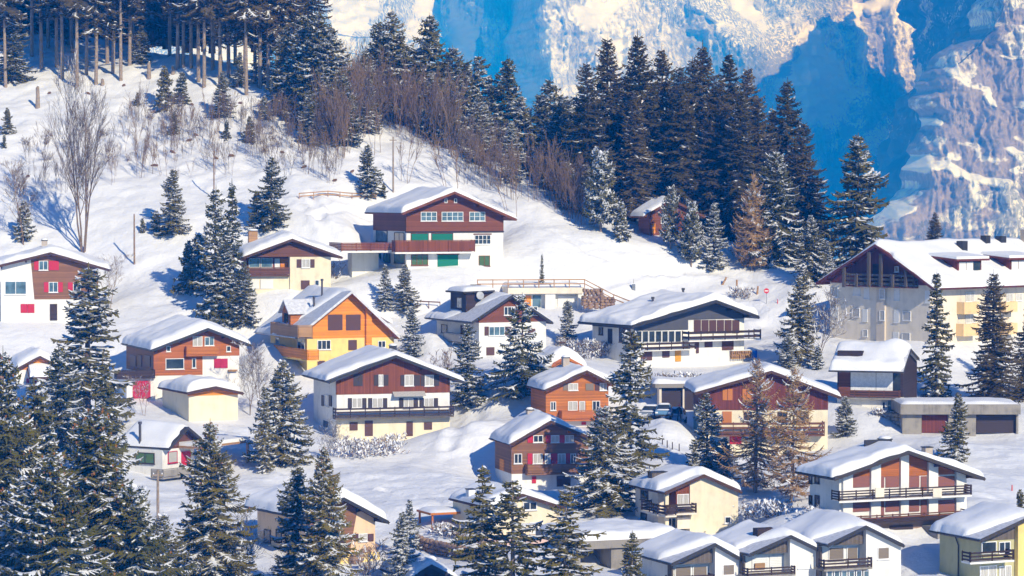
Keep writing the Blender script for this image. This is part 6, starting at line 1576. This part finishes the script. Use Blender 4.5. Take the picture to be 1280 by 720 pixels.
# hedges under snow: clumps of twigs with snow loads
def hedge(pts, hgt, wid, seed, label, dense=1.0, snow=.55, mat='twig'):
    r = np.random.RandomState(seed); lf = Leafy(); P = [np.array(hit(*q)[0]) for q in pts]; o0 = P[0]
    for a, b in zip(P[:-1], P[1:]):
        ln = np.linalg.norm(b - a); n = int(ln * 90 * dense)
        t = r.rand(n); c = a + (b - a) * t[:, None] - o0
        hh = hgt * (.75 + .5 * vnoise(t * ln / 1.3 + seed, t * 0 + 2))
        q = c + np.stack([r.normal(0, wid * .35, n), r.normal(0, wid * .4, n), r.rand(n) ** .7 * hh], 1)
        d = r.normal(0, 1, (n, 3)); d[:, 2] = np.abs(d[:, 2]) + .2; d /= np.linalg.norm(d, axis=1, keepdims=True); tip = q + d * r.uniform(.2, .55, (n, 1))
        sd = np.cross(d, r.normal(0, 1, (n, 3))); sd /= np.linalg.norm(sd, axis=1, keepdims=True)
        lf.tents(q, tip, sd, r.uniform(0, .06, n), r.uniform(.025, .06, n), 0)
        m = r.rand(n) < snow; k = m.sum(); lf.tents(q[m] + (tip[m] - q[m]) * .2, tip[m], sd[m], r.uniform(.06, .14, k), r.uniform(.08, .16, k), 1, .05)
    o = link('hedge', lf.mesh('hedge', [M[mat], M['treesnow']])); o.location = tuple(o0); tag(o, label, 'hedge')
hedge([(418, 571), (450, 573), (485, 571), (499, 566)], 1.7, 1.6, 1, 'long snow-covered hedge below the brown and white chalet', 1.2, .65)
hedge([(700, 445), (728, 449), (762, 447)], 1.9, 1.2, 2, 'brown leafless hedge with snow, left of the slate gabled house', 1.3, .35, 'twigpale')
hedge([(820, 481), (850, 480), (880, 480)], 1.0, 1.2, 3, 'snowy brown hedge on top of the dark double garage', 1.3, .6, 'twigpale')
hedge([(1010, 655), (1030, 653)], 1.3, 1.6, 4, 'snowy shrubs at the left foot of the house with white piers', 1.3, .75)
hedge([(940, 648), (975, 645)], 1.2, 2.2, 5, 'snowy undergrowth beneath the two larches', 1.0, .8)
hedge([(885, 442), (902, 443)], 1.1, .9, 6, 'brown shrub with snow before the slate gabled house', 1.2, .3, 'twigpale')
hedge([(546, 668), (580, 676)], .9, 1.3, 7, 'snowy shrubs above the block wall left of the pale cream house', 1.1, .6)
hedge([(1092, 519), (1110, 523)], .7, .8, 8, 'low brown shrub before the entrance of the small dark house', 1.0, .5, 'twigpale')
hedge([(835, 452), (850, 455)], .9, .9, 9, 'snowy shrub beside the ochre door of the slate gabled house', 1.0, .6)
hedge([(915, 373), (940, 374)], 1.5, 1.2, 10, 'snowy bushes among the posts below the golden larch', 1.2, .5)
hedge([(740, 612), (752, 620)], 1.4, 1.2, 11, 'brown bush below the broad laden spruce', 1.1, .2, 'twigpale')
stones('stone_wall', 'low wall of stone blocks curving left of the pale cream house', M['stone'], [gp(520, 685), gp(545, 693), gp(575, 699), gp(598, 703)], .9, .45, 7)
stones('stone_wall', 'stone steps and wall at the right foot of the peach house', M['stone'], [gp(442, 706), gp(468, 695)], .7, .4, 8)
# little sheds at the bottom
p = gp(533, 711); ro = tag(empty('garden_shed', p, R(15)), 'small red-brown box shed with snow lid at the bottom, right of the frosted spruces', 'shed')
MB().box(-.75, .75, -.5, .6, -.5, .75).build('wall', M['wrust'], ro); MB().box(-.85, .85, -.6, .7, .752, .82).build('roof', M['dark'], ro); snowcap(_h, -.85, .85, -.6, .7, .82, .25, 'roof_snow', 1, .3, ro)
HB = House(246, 24, 520, 560, 735, L=6, apex=(540, 706), le=(514, 722), re=(574, 724), of=.6)
h = start(HB, 'low snow-covered hut with dark gable at the bottom edge', M['wdark'], cat='hut', name='hut'); roof(h, M['dark'], soff=M['wdark'], snow=.7, seed=41, purl=False)
